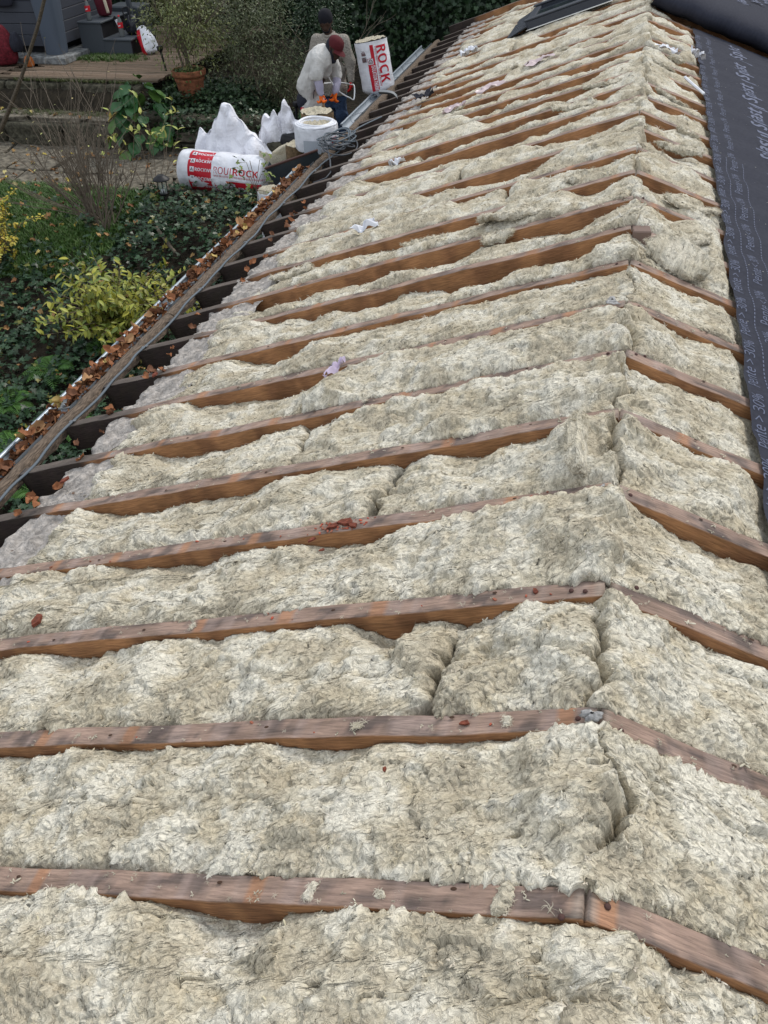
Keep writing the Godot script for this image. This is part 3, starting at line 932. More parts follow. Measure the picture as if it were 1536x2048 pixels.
func build_membrane() -> void:
	var t := thing("roofing_membrane", "dark grey printed roofing membrane laid along the right slope", "membrane")
	var P := PackedVector3Array()
	var U := PackedVector2Array()
	var nu := 50
	var nz := 900
	for i in nu + 1:
		for j in nz + 1:
			var z := 0.9 - 11.85 * j / nz
			var s := 0.575 + 1.5 * i / nu
			if i == 0: s += 0.012 * n_tone.get_noise_2d(z * 0.6, 1.0)
			P.append(roof(1, s, sheet_n(s, z), z))
			U.append(Vector2(s, z))
	part("sheet", grid(P, nu + 1, nz + 1, U), M.membrane, t)
	# printed lines: text runs up the slope's length, away from the camera
	var pr := mat("sheet_print", lin(0.092, 0.105, 0.16), 0.7)
	var col := 0
	for row in [[0.635, "Pente > 30%", 0.055], [0.765, "Pente < 30%", 0.055]]:
		var z := -0.1 - 0.23 * col
		while z > -10.6:
			var zz := z
			var ss: float = row[0]
			var place := func(p: Vector2) -> Vector3: return on_sheet(Vector2(ss - p.y, zz - p.x))
			part("print", letters(row[1], row[2], false, place, 0.05), pr, t)
			z -= 0.50
		var d := 0.8
		while d > -10.8:
			var z0 := d
			var s1: float = row[0] + 0.045
			part("dash", patch(0.0, 0.0, 0.02, 0.006, func(p: Vector2) -> Vector3: return on_sheet(Vector2(s1 - p.y, z0 - p.x)), 1, 1), pr, t) if d < -0.8 and d > -6.0 else null
			d -= 0.034
		col += 1
	var z := -0.55
	var q := 0
	while z > -10.4:
		var zz := z
		for lane in 2:
			var s_base := 1.2 + 0.52 * lane
			var z_off := zz - 0.35 * lane
			var place := func(p: Vector2) -> Vector3: return on_sheet(Vector2(s_base - p.y, z_off - 0.2 - p.x))
			part("print", letters("Splast", 0.15, true, place, 0.05), pr, t)
			var mark := func(p: Vector2) -> Vector3: return on_sheet(Vector2(s_base - p.y - 0.3 * (p.x - 0.05), z_off - p.x))
			part("print_mark", patch(0.0, -0.03, 0.05, 0.13, mark, 3, 5), pr, t)
			part("print_mark", patch(0.085, -0.03, 0.125, 0.13, mark, 3, 5), pr, t)
		z -= 0.95
		q += 1
	# the second length, thrown back over the far rafters in a thick fold
	var f := thing("membrane_fold", "black roll of membrane folded back across the far right slope", "membrane roll")
	P = PackedVector3Array()
	U = PackedVector2Array()
	var prof := [[-11.45, 0.012], [-11.3, 0.02], [-11.12, 0.05], [-11.0, 0.11], [-11.03, 0.19], [-11.1, 0.25], [-11.22, 0.30], [-11.4, 0.325], [-11.7, 0.33], [-12.2, 0.31], [-12.8, 0.29], [-13.6, 0.27], [-14.6, 0.25], [-15.6, 0.24]]
	for i in 41:
		var s := 0.02 + 2.4 * i / 40.0
		for e in prof:
			P.append(roof(1, s, e[1] + 0.02 * n_tone.get_noise_2d(s * 0.8, e[0] * 0.6), e[0] + 0.03 * n_tone.get_noise_2d(s, 7.0)))
			U.append(Vector2(s, e[0]))
	part("sheet", grid(P, 41, prof.size(), U), M.membrane, f)
	var fold_n := func(z2: float) -> float: return lookup([[-15.6, 0.24], [-14.6, 0.25], [-13.6, 0.27], [-12.2, 0.31], [-11.4, 0.325]], z2)
	for e in [[0.72, -11.75], [1.2, -11.75], [1.68, -11.75], [0.72, -13.0], [1.2, -13.1], [1.68, -13.0], [0.45, -12.4], [0.95, -12.4], [1.45, -12.4]]:
		var place := func(p: Vector2) -> Vector3:
			var z2: float = e[1] - p.x
			var s2: float = e[0] - p.y
			return roof(1, s2, fold_n.call(z2) + 0.02 * n_tone.get_noise_2d(s2 * 0.8, z2 * 0.6) + 0.012, z2)
		part("print", letters("Splast", 0.15, true, place, 0.05), pr, f)
	var b := thing("verge_board", "brown timber board closing the far right corner of the roof", "board")
	part("board", box_mesh(Vector3(3.0, 0.16, 0.05), 0.004, Transform3D(Basis(Vector3.BACK, -SLOPE), roof(1, 1.9, 0.36, -14.2))), mat("brown_board", lin(0.16, 0.085, 0.04), 0.8, M.timber.albedo_texture, Vector3(1, 1, 1), null, 0.0, true), b)
	# wool crumbs fallen on the sheet
	var w := []
	var c := []
	for i in 260:
		var s := rng.randf_range(0.6, 2.0)
		var zz := rng.randf_range(-10.8, 0.2)
		var sc := rng.randf_range(0.1, 0.4)
		w.append(Transform3D(Basis(Vector3.UP, rng.randf() * TAU).scaled(Vector3(sc, sc, sc)), on_sheet(Vector2(s, zz), 0.002)))
		c.append(Color(0.6, 0.58, 0.5))
	scatter("wool_crumb", tuft_meshes[0], M.tuft, w, c, t)

# ------------------------------------------------------------------ roof window
func build_skylight() -> void:
	var t := thing("roof_window", "dark grey roof window frame lying high on the far left slope", "roof window")
	var f := Transform3D(Basis(Vector3.BACK, SLOPE), Vector3.ZERO)   # x runs up the slope to the ridge
	var to := func(s: float, n: float, z: float) -> Transform3D: return Transform3D(f.basis, roof(-1, s, n, z))
	var sc := 1.02
	var zc := -13.05
	for e in [[0.0, -0.62, 1.14, 0.10], [0.0, 0.62, 1.14, 0.10]]:
		part("frame_side", box_mesh(Vector3(e[2], 0.11, e[3]), 0.008), M.frame_grey, t, to.call(sc, 0.095, zc + e[1]))
		part("frame_cover", box_mesh(Vector3(e[2] + 0.04, 0.02, e[3] + 0.03), 0.006), M.dark_grey, t, to.call(sc, 0.163, zc + e[1] * 0.985))
	for e in [-0.53, 0.53]:
		part("frame_rail", box_mesh(Vector3(0.11, 0.10, 1.13), 0.008), M.frame_grey, t, to.call(sc + e, 0.097, zc))
	part("glass", box_mesh(Vector3(0.96, 0.012, 1.13), 0.001), M.window_glass, t, to.call(sc, 0.125, zc))
	part("sash_bar", box_mesh(Vector3(0.95, 0.05, 0.05), 0.006), M.dark_grey, t, to.call(sc, 0.145, zc + 0.5))
	part("white_seal", box_mesh(Vector3(1.16, 0.012, 0.014), 0.002), mat("white_seal", lin(0.7, 0.7, 0.68), 0.6), t, to.call(sc, 0.05, zc + 0.688))
	# pleated apron below the window
	var P := PackedVector3Array()
	var n := 120
	for i in n + 1:
		var z := lerpf(zc + 0.78, zc - 0.8, float(i) / n)
		var pl := 0.010 * (1.0 if i % 4 < 2 else -1.0)
		for j in 9:
			var u := j / 8.0
			P.append(roof(-1, 1.58 + 0.30 * u, 0.10 - 0.07 * u + pl, z + 0.05 * u))
	part("pleated_apron", grid(P, n + 1, 9, PackedVector2Array(), PackedColorArray(), false), M.dark_grey, t)

# ------------------------------------------------------------------ eave: board, gutter, cable
func build_eave() -> void:
	for q in 3:
		var z0: float = [1.2, -4.55, -9.7][q]
		var z1: float = [-4.54, -9.69, -15.2][q]
		var P := PackedVector3Array()
		var U := PackedVector2Array()
		var n := int((z0 - z1) / 0.06)
		var sec := [[-0.05, -0.05], [-0.052, 0.0], [-0.04, 0.022], [-0.015, 0.032], [0.018, 0.03], [0.04, 0.018], [0.05, -0.005], [0.048, -0.05], [-0.05, -0.05]]
		for i in n + 1:
			var z := lerpf(z0, z1, float(i) / n)
			var off := 0.012 * n_tone.get_noise_2d(z * 0.5, 4.0)
			for k in sec.size():
				var r := 1.0 + 0.16 * n_mid.get_noise_2d(z * 0.5, float(k) * 0.4)
				P.append(roof(-1, 3.495 + off + sec[k][0] * r, -0.012 + sec[k][1] * r, z))
				U.append(Vector2(z, k * 0.028))
		var o := part("eave_board", grid(P, n + 1, sec.size(), U), M.old_board)
		tag(o, ["weathered eave batten along the leaf-filled gutter, nearest length", "weathered eave batten beside the cable coil, middle length", "weathered eave batten below the men, farthest length"][q], "batten", "old battens along the eave")
	var g := thing("gutter", "blue-grey zinc half-round gutter along the left eave", "gutter")
	for q in 2:
		var z0: float = [1.2, -10.2][q]
		var z1: float = [-8.5, -15.1][q]
		var P := PackedVector3Array()
		var n := int((z0 - z1) / 0.15)
		for i in n + 1:
			var z := lerpf(z0, z1, float(i) / n)
			for k in 13:
				var a := PI * k / 12.0
				P.append(roof(-1, 3.66 - 0.09 * cos(a), 0.012 - 0.09 * sin(a) + 0.003 * n_tone.get_noise_1d(z * 2.0), z))
		part("trough", grid(P, n + 1, 13), M.zinc, g)
		var pts := []
		for i in n + 1:
			var z := lerpf(z0, z1, float(i) / n)
			pts.append(roof(-1, 3.752, 0.016 + 0.003 * n_tone.get_noise_1d(z * 2.0), z))
		part("rim", tube_mesh(pts, [0.014], 8), M.zinc, g)
		var zz := z0 - 0.4
		while zz > z1:
			part("bracket", box_mesh(Vector3(0.19, 0.004, 0.025), 0.001, Transform3D(Basis(Vector3.BACK, SLOPE), roof(-1, 3.655, 0.012, zz))), M.zinc_old, g)
			zz -= 1.0
	# grey cable clipped along the batten, ending in a loose coil
	var pts := []
	var z := 1.2
	while z > -8.4:
		pts.append(roof(-1, 3.375 + 0.03 * n_large.get_noise_1d(z * 0.35), 0.012 + 0.01 * n_large.get_noise_1d(z * 0.4 + 9.0), z))
		z -= 0.12
	for a in 60:
		var u := a / 59.0
		var t := u * TAU * 5.0
		pts.append(Vector3(-3.17 + (0.17 + 0.05 * sin(t * 0.37)) * cos(t), -0.98 + 0.05 * u + 0.04 * sin(t * 1.3), -8.75 + (0.26 + 0.08 * cos(t * 0.53)) * sin(t)))
	pts.append(Vector3(-3.05, -0.95, -9.2))
	pts.append(Vector3(-2.95, -1.0, -9.9))
	var cb := thing("cable", "grey electric cable clipped along the eave batten, coiled at its far end", "cable")
	part("cord", tube_mesh(curve(pts, 3), [0.0085], 7), M.cable, cb)
	for i in 11:
		part("clip", box_mesh(Vector3(0.05, 0.006, 0.02), 0.001, Transform3D(Basis(Vector3.BACK, SLOPE), roof(-1, 3.38, 0.014, -STEP * (i * 2 - 2) + 0.035))), M.zinc_old, cb)
	var pts2 := []
	for a in 50:
		var u := a / 49.0
		var t := u * TAU * 3.5
		pts2.append(Vector3(-3.1 + (0.13 + 0.07 * sin(t * 0.41)) * cos(t), -0.94 + 0.06 * sin(t * 0.9), -8.55 + (0.22 + 0.1 * cos(t * 0.33)) * sin(t)))
	pts2.append(Vector3(-3.0, -1.05, -7.9))
	pts2.append(Vector3(-3.15, -1.12, -7.75))
	var c2 := part("loose_cable", tube_mesh(curve(pts2, 3), [0.008], 7), M.cable_dark)
	tag(c2, "darker loose cable loops lying on the coiled grey cable", "cable")

# ------------------------------------------------------------------ paving, steps, walls, deck
func stone_block(size: Vector3, seed_: float) -> ArrayMesh:
	# a rounded, uneven block
	var P := PackedVector3Array()
	var rings := 9
	var sides := 16
	for i in rings:
		var v := -1.0 + 2.0 * i / (rings - 1)
		for k in sides + 1:
			var t := TAU * (k % sides) / sides
			var cx := signf(cos(t)) * pow(absf(cos(t)), 0.35)
			var cz := signf(sin(t)) * pow(absf(sin(t)), 0.35)
			var vy := signf(v) * pow(absf(v), 0.6)
			var shrink := pow(maxf(0.0, 1.0 - pow(absf(v), 6.0)), 0.5)
			var p := Vector3(cx * shrink, vy, cz * shrink)
			var d := 1.0 + 0.16 * n_tone.get_noise_3d(p.x * 0.5 + seed_, p.y * 0.5, p.z * 0.5) + 0.05 * n_large.get_noise_3d(p.x * 0.5 + seed_, p.y * 0.5, p.z * 0.5)
			P.append(p * d * size * 0.5)
	return grid(P, rings, sides + 1)

func block_row(parent: Node, called: String, m: Material, x0: float, x1: float, y0: float, y1: float, z: float, depth: float, each: float) -> void:
	var x := x0
	while x < x1 - 0.08:
		var w := minf(each * rng.randf_range(0.65, 1.4), x1 - x)
		part(called, stone_block(Vector3(w * 0.99, (y1 - y0) * rng.randf_range(0.95, 1.06), depth), rng.randf() * 90.0), m, parent, Transform3D(Basis(Vector3.UP, rng.randf_range(-0.05, 0.05)), Vector3(x + w * 0.5, (y0 + y1) * 0.5, z + rng.randf_range(-0.04, 0.04))))
		x += w

func slab_poly(pts: Array, thick: float) -> ArrayMesh:
	var st := begin()
	var c := Vector3.ZERO
	for p in pts: c += p
	c /= pts.size()
	var n := pts.size()
	for i in n:
		var a: Vector3 = pts[i]
		var b: Vector3 = pts[(i + 1) % n]
		var a2 := a.lerp(c, 0.04) + Vector3.UP * thick * 0.12
		var b2 := b.lerp(c, 0.04) + Vector3.UP * thick * 0.12
		tri(st, c + Vector3.UP * thick * 0.12, a2, b2)
		quad(st, a, b, b2, a2)
		quad(st, a + Vector3.DOWN * thick, b + Vector3.DOWN * thick, b, a)
	return finish(st)

func build_garden_structure() -> void:
	var path := thing("stone_path", "", "")
	path.set_meta("kind", "structure")
	var xs := [-10.6, -9.7, -8.9, -8.25, -7.4, -6.75, -6.0, -5.3, -4.6, -3.9, -3.2]
	var z0 := -9.62
	for row in 3:
		var zz := z0 - 0.68 * row
		for i in xs.size() - 1:
			var j := func() -> float: return rng.randf_range(-0.04, 0.04)
			var sh := 0.25 * row
			var wob := func(x: float, z: float) -> Vector3: return Vector3(x + 0.12 * n_large.get_noise_2d(x, z * 0.4), -2.0, z + (0.2 if row == 0 else 0.08) * n_large.get_noise_2d(x * 0.5 + 9.0, z))
			var a: float = xs[i] + sh
			var b: float = xs[i + 1] + sh
			var h: float = rng.randf_range(-0.012, 0.016)
			var pts := [wob.call(a + 0.012, zz), wob.call((a + b) * 0.5, zz + j.call()), wob.call(b - 0.012, zz), wob.call(b - 0.012, zz - 0.33), wob.call(b - 0.012, zz - 0.66), wob.call((a + b) * 0.5, zz - 0.66), wob.call(a + 0.012, zz - 0.66), wob.call(a + 0.012, zz - 0.33)]
			part("slab", slab_poly(pts, 0.06), M.stone, path, Transform3D(Basis(), Vector3(0, h, 0)))
	var w := thing("stone_step", "lower mossy stone step rising from the path below the deck", "stone step")
	block_row(w, "stone", M.wall_stone, -11.5, -7.25, -2.06, -1.66, -11.62, 0.42, 0.8)
	var x := -11.5
	while x < -7.3:
		var l := rng.randf_range(0.6, 1.1)
		part("tread_slab", stone_block(Vector3(l, 0.1, 0.75), rng.randf() * 50.0), M.stone, w, Transform3D(Basis(), Vector3(x + l * 0.5, -1.65, -11.88)))
		x += l * 0.985
	w = thing("retaining_wall", "rough stone retaining wall carrying the wooden deck", "stone wall")
	for q in 2:
		block_row(w, "stone", M.wall_stone, -13.0, -7.3, -1.66 + 0.2 * q, -1.45 + 0.2 * q, -12.22 - 0.03 * q, 0.3, 0.42)
	w = thing("garden_wall", "low rough stone wall below the potted tree", "stone wall")
	for q in 3:
		block_row(w, "stone", M.stone if q == 1 else M.wall_stone, -7.2, -5.1, -2.05 + 0.17 * q, -1.87 + 0.17 * q, -11.55 - 0.05 * q, 0.35, 0.42)
	var d := thing("wooden_deck", "worn brown slatted wooden deck around the hot tub", "deck")
	var grn := [Color(0.20, 0.145, 0.10), Color(0.16, 0.115, 0.08), Color(0.24, 0.18, 0.13), Color(0.13, 0.10, 0.07)]
	var z := -12.2
	while z > -16.6:
		var xr := -7.05 + 0.28 * (z + 12.2) * -0.15 + rng.randf_range(-0.03, 0.03)
		var xl := -13.4
		for seg in 2:
			var a: float = [xl, -9.6 + rng.randf_range(-0.5, 0.5)][seg]
			var b: float = [0.0, xr][seg]
			if seg == 0: b = -9.85
			var P := PackedVector3Array()
			var U := PackedVector2Array()
			var C := PackedColorArray()
			var tone: Color = grn[rng.randi_range(0, 3)]
			var off := rng.randf() * 5.0
			for i in 9:
				var xx := lerpf(a, b, i / 8.0)
				var sec := [[-0.027, -0.03], [-0.027, -0.003], [-0.024, 0.0], [0.024, 0.0], [0.027, -0.003], [0.027, -0.03]]
				for k in 6:
					P.append(Vector3(xx, -1.2 + sec[k][1] + 0.003 * n_large.get_noise_2d(xx, z), z - 0.02 * (xx + 9.0) - sec[k][0]))
					U.append(Vector2(xx + off, k * 0.02 + off))
					C.append(tone)
			part("slat", grid(P, 9, 6, U, C), M.deck, d)
		z -= 0.072
	for k in 6:
		part("joist", box_mesh(Vector3(0.06, 0.07, 4.3), 0.004, Transform3D(Basis(), Vector3(-12.8 + k * 1.1, -1.268, -14.4))), M.deck, d)

# ------------------------------------------------------------------ plants
func oval_leaf(L: float, W: float, fold: float, curl: float, n := 4) -> ArrayMesh:
	var st := begin(true)
	var pr := []
	for i in n + 1:
		var u := float(i) / n
		var w := W * 0.5 * pow(sin(PI * pow(u, 0.8)), 0.8) if i > 0 and i < n else 0.0
		var y := -curl * L * u * u
		pr.append([Vector3(L * u, y, 0), Vector3(L * u, y + fold * w, w), Vector3(L * u, y + fold * w, -w)])
	for i in n:
		quad(st, pr[i][0], pr[i + 1][0], pr[i + 1][1], pr[i][1])
		quad(st, pr[i][2], pr[i + 1][2], pr[i + 1][0], pr[i][0])
	return finish(st)

func ivy_leaf(r: float) -> ArrayMesh:
	var st := begin(true)
	var pts := []
	for e in [[-2.6, 0.55], [-1.9, 0.95], [-1.35, 0.62], [-0.75, 1.0], [-0.35, 0.72], [0.0, 1.35], [0.35, 0.72], [0.75, 1.0], [1.35, 0.62], [1.9, 0.95], [2.6, 0.55]]:
		pts.append(Vector3(cos(e[0]) * e[1] * r, -0.12 * r * absf(sin(e[0])) * e[1], sin(e[0]) * e[1] * r))
	for i in pts.size() - 1:
		tri(st, Vector3(0, 0.03 * r, 0), pts[i + 1], pts[i])
	return finish(st)

func crumpled_leaf(L: float, seed_: float) -> ArrayMesh:
	var P := PackedVector3Array()
	for i in 7:
		var u := i / 6.0
		for j in 5:
			var v := j / 4.0 - 0.5
			var w := L * 0.75 * pow(sin(PI * clampf(0.06 + 0.9 * u, 0.0, 1.0)), 0.7) * (1.0 + 0.3 * n_fine.get_noise_2d(seed_ + u * 0.06, signf(v)))
			var y := L * (0.5 * v * v * 1.6 + 0.30 * n_mid.get_noise_2d(seed_ + u * 0.09, v * 0.09) + 0.18 * sin(u * 3.1 + seed_))
			P.append(Vector3(L * (u - 0.5), y, w * v))
	return grid(P, 7, 5)

func turned(dir: Vector3, roll: float, at: Vector3, sc: float) -> Transform3D:
	# x along dir, y roughly up
	var x := dir.normalized()
	var up := Vector3.UP if absf(x.y) < 0.95 else Vector3.RIGHT
	var z := x.cross(up).normalized()
	var y := z.cross(x)
	return Transform3D(Basis(x, y, z).rotated(x, roll) * sc, at)

func mixcol(a: Color, b: Color, lo := 0.75, hi := 1.2) -> Color:
	var c := a.lerp(b, rng.randf())
	var g := rng.randf_range(lo, hi)
	return Color(c.r * g, c.g * g, c.b * g)

func shrub_leaves(center: Vector3, rad: Vector3, count: int, clumps: int, drop := 0.25, clump_r := 0.28) -> Array:
	# leaf places gathered in clumps near the crown's outside, some inside
	var cs := []
	for i in clumps:
		var d := Vector3(rng.randfn(), rng.randfn(), rng.randfn()).normalized()
		cs.append([d * rng.randf_range(0.45, 1.0), rng.randf_range(0.5, 1.2)])
	var out := []
	for i in count:
		var c: Array = cs[rng.randi_range(0, clumps - 1)]
		var p: Vector3 = c[0] + Vector3(rng.randfn(), rng.randfn(), rng.randfn()) * clump_r * c[1]
		var dir := (p + Vector3(rng.randfn(), rng.randfn() - drop, rng.randfn()) * 0.7).normalized()
		out.append(turned(dir, rng.randf_range(-0.9, 0.9), center + p * rad, rng.randf_range(0.65, 1.25)))
	return out

func colours(n: int, a: Color, b: Color, lo := 0.7, hi := 1.25) -> Array:
	var out := []
	for i in n: out.append(mixcol(a, b, lo, hi))
	return out

func fern(at: Vector3, size: float, fronds: int, label: String) -> void:
	var t := thing("fern", label, "fern", at, "ferns below the eave")
	for q in fronds:
		var st := begin(true)
		var yaw := TAU * q / fronds + rng.randf_range(-0.3, 0.3)
		var d := Vector3(cos(yaw), 0, sin(yaw))
		var side := d.cross(Vector3.UP)
		var L := size * rng.randf_range(0.75, 1.1)
		var lean := rng.randf_range(0.5, 0.95)
		var steps := 17
		var prev := Vector3.ZERO
		for i in range(1, steps + 1):
			var u := float(i) / steps
			var p := d * L * lean * u + Vector3.UP * L * (0.75 * u - 0.72 * u * u * (0.6 + lean * 0.4))
			quad(st, prev - side * 0.003, p - side * 0.003, p + side * 0.003, prev + side * 0.003)
			var w := L * 0.27 * sin(PI * clampf(0.1 + 0.88 * u, 0.0, 1.0)) * (1.0 - 0.25 * u)
			var fw := (p - prev).normalized()
			for sgn in [-1.0, 1.0]:
				var tip: Vector3 = p + side * sgn * w + fw * w * 0.35 + Vector3.DOWN * w * 0.2
				var b := fw * L * 0.0125
				quad(st, p - b, p + b, (p + tip) * 0.5 + b * 0.9, (p + tip) * 0.5 - b * 1.1)
				tri(st, (p + tip) * 0.5 - b * 1.1, (p + tip) * 0.5 + b * 0.9, tip)
			prev = p
		part("frond", finish(st), M.fern, t)

func branch_tree(st_list: Array, at: Vector3, dir: Vector3, L: float, r: float, depth: int, spread: float, tips: Array) -> void:
	var pts := [at]
	var d := dir.normalized()
	var p := at
	for i in 4:
		d = (d + Vector3(rng.randfn(), rng.randfn() + 0.35, rng.randfn()) * 0.10).normalized()
		p += d * L / 4.0
		pts.append(p)
	st_list.append(tube_mesh(pts, [r, r * 0.9, r * 0.8, r * 0.68, r * 0.55], 5, false))
	tips.append([p, d])
	if depth <= 0: return
	for q in rng.randi_range(2, 3):
		var k := rng.randi_range(1, 4)
		var nd := (d + Vector3(rng.randfn(), rng.randfn() * 0.5 + 0.2, rng.randfn()) * spread).normalized()
		branch_tree(st_list, pts[k], nd, L * rng.randf_range(0.5, 0.8), r * 0.55, depth - 1, spread, tips)

func merged(list: Array) -> ArrayMesh:
	var st := SurfaceTool.new()
	st.begin(Mesh.PRIMITIVE_TRIANGLES)
	for m in list: st.append_from(m, 0, Transform3D())
	return st.commit()

func build_plants() -> void:
	mat("fern", lin(0.065, 0.155, 0.03), 0.55)
	var ivy := ivy_leaf(0.034)
	var oval := oval_leaf(0.09, 0.038, 0.35, 0.18)
	var fine_leaf := oval_leaf(0.055, 0.016, 0.2, 0.15, 3)
	var small := oval_leaf(0.042, 0.024, 0.3, 0.1, 3)
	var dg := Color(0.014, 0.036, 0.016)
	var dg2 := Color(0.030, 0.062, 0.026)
	# --- ivy over the bank
	var w := []
	var c := []
	var tries := 0
	while w.size() < 42000 and tries < 110000:
		tries += 1
		var x := rng.randf_range(-10.5, -2.95)
		var z := rng.randf_range(-9.65, 0.6)
		if z < -8.0 and rng.randf() < 0.0: continue
		var lawn := x < -6.05 + 0.5 * n_tone.get_noise_2d(x, z) and z < -7.7 + 0.5 * n_tone.get_noise_2d(x * 0.7, z * 0.7 + 8.0)
		if lawn and rng.randf() < 0.985: continue
		var bare := n_tone.get_noise_2d(x * 0.35 + 20.0, z * 0.35)
		if bare > 0.2 and rng.randf() < 0.6: continue
		var mound := 0.10 + 0.22 * absf(n_tone.get_noise_2d(x * 0.5, z * 0.5 + 3.0))
		if x > -5.6 and z < -7.6: mound += 0.22 * smoothstep(-9.1, -8.7, z) * smoothstep(-5.6, -5.2, x) * smoothstep(-7.6, -8.3, z) * smoothstep(-9.7, -9.3, z)
		var p := Vector3(x, ground_h(x, z) + mound * pow(rng.randf(), 0.5), z)
		var b := Basis(Vector3.UP, rng.randf() * TAU) * Basis(Vector3.RIGHT, rng.randfn() * 0.45) * Basis(Vector3.BACK, rng.randfn() * 0.45)
		w.append(Transform3D(b.scaled_local(Vector3.ONE * rng.randf_range(0.6, 1.45)), p))
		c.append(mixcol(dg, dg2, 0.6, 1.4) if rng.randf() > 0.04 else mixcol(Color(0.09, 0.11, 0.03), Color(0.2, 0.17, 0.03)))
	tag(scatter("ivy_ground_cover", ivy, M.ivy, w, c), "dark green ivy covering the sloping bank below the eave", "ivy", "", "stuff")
	# --- lawn
	var st := begin()
	for q in 9:
		var a := rng.randf() * TAU
		var d := Vector3(cos(a), 0, sin(a))
		var o := Vector3(rng.randf_range(-0.03, 0.03), 0, rng.randf_range(-0.03, 0.03))
		var h := rng.randf_range(0.03, 0.07)
		var s := d.cross(Vector3.UP) * 0.003
		quad(st, o - s, o + d * 0.01 + Vector3.UP * h * 0.6 - s, o + d * 0.01 + Vector3.UP * h * 0.6 + s, o + s)
		tri(st, o + d * 0.01 + Vector3.UP * h * 0.6 - s, o + d * 0.035 + Vector3.UP * h, o + d * 0.01 + Vector3.UP * h * 0.6 + s)
	var blade := finish(st)
	w = []
	c = []
	for i in 24000:
		var x := rng.randf_range(-10.8, -5.9)
		var z := rng.randf_range(-9.7, -7.4)
		if n_tone.get_noise_2d(x * 0.6, z * 0.6) > 0.22 and rng.randf() < 0.7: continue
		if x > -6.5 and rng.randf() < 0.5: continue
		w.append(Transform3D(Basis(Vector3.UP, rng.randf() * TAU).scaled(Vector3.ONE * rng.randf_range(0.7, 1.5)), Vector3(x, ground_h(x, z), z)))
		c.append(mixcol(Color(0.04, 0.11, 0.014), Color(0.09, 0.145, 0.035)))
	for i in 900:
		var x := rng.randf_range(-9.5, -7.3)
		var z := rng.randf_range(-12.25, -11.6)
		w.append(Transform3D(Basis(Vector3.UP, rng.randf() * TAU).scaled(Vector3.ONE * 0.8), Vector3(x, -1.62 if z > -12.1 else -1.24, z)))
		c.append(mixcol(Color(0.04, 0.07, 0.015), Color(0.09, 0.09, 0.03)))
	for i in 420:
		w.append(Transform3D(Basis(Vector3.UP, rng.randf() * TAU), Vector3(-8.65 + rng.randfn() * 0.3, -1.2, -13.6 + rng.randfn() * 0.13)))
		c.append(mixcol(Color(0.04, 0.09, 0.015), Color(0.08, 0.12, 0.03)))
	tag(scatter("lawn_grass", blade, M.leaf, w, c), "short green grass of the lawn and between the steps", "grass", "", "stuff")
	# --- fallen leaves on the ground
	var dl := []
	for k in 4: dl.append(crumpled_leaf(0.07, k * 3.3 + 1.0))
	for k in 2:
		w = []
		c = []
		for i in 520:
			var x := rng.randf_range(-10.0, -3.0)
			var z := rng.randf_range(-12.0, -0.5)
			var up := ground_h(x, z)
			if z > -9.6: up += 0.06 + 0.18 * rng.randf()
			elif x < -7.3 and z < -11.5: up = -1.6
			else: up = -1.985
			w.append(Transform3D(Basis(Vector3.UP, rng.randf() * TAU) * Basis(Vector3.RIGHT, rng.randfn() * 0.3), Vector3(x, up, z)))
			c.append(mixcol(Color(0.22, 0.1, 0.045), Color(0.34, 0.22, 0.09)) if rng.randf() > 0.12 else mixcol(Color(0.5, 0.38, 0.05), Color(0.45, 0.4, 0.2)))
		tag(scatter("fallen_leaves", dl[k], M.dead_leaf, w, c), "brown fallen leaves strewn over the bank and path" if k == 0 else "curled fallen leaves lying in the ivy", "dead leaves", "", "stuff")
	# --- yellow-green shrub under the gutter
	var t := thing("yellow_shrub", "yellow-green leafy shrub growing beside the leaf-filled gutter", "shrub", Vector3(-5.15, -2.5, -6.75))
	var stems := []
	w = []
	c = []
	for q in 125:
		var a := rng.randf() * TAU
		var e := rng.randf_range(0.15, 1.0)
		var tip := Vector3(0.16 + cos(a) * 1.0 * e, rng.randf_range(0.3, 0.8) - 0.15 * e, 0.15 + sin(a) * 0.9 * e)
		var pts := curve([Vector3(rng.randf_range(-0.05, 0.05), 0, rng.randf_range(-0.05, 0.05)), tip * Vector3(0.45, 0.65, 0.45), tip], 5)
		stems.append(tube_mesh(pts, [0.006, 0.005, 0.004, 0.003], 5, false))
		for k in range(3, pts.size()):
			for sg in 2:
				var d: Vector3 = (pts[k] - pts[k - 1]).normalized()
				var o := d.cross(Vector3(rng.randfn(), rng.randfn(), rng.randfn())).normalized()
				w.append(turned(d * 0.6 + o + Vector3.DOWN * 0.25, rng.randf_range(-0.6, 0.6), pts[k], rng.randf_range(0.7, 1.25)))
				c.append(mixcol(Color(0.30, 0.28, 0.035), Color(0.15, 0.20, 0.04), 0.75, 1.2))
	part("stems", merged(stems), M.stem, t)
	scatter("foliage", oval, M.leaf, w, c, t)
	# --- golden shrub at the left border
	t = thing("golden_shrub", "golden yellow small-leaved shrub cut by the photo's left border", "shrub", Vector3(-7.05, -2.2, -7.75))
	stems = []
	w = []
	c = []
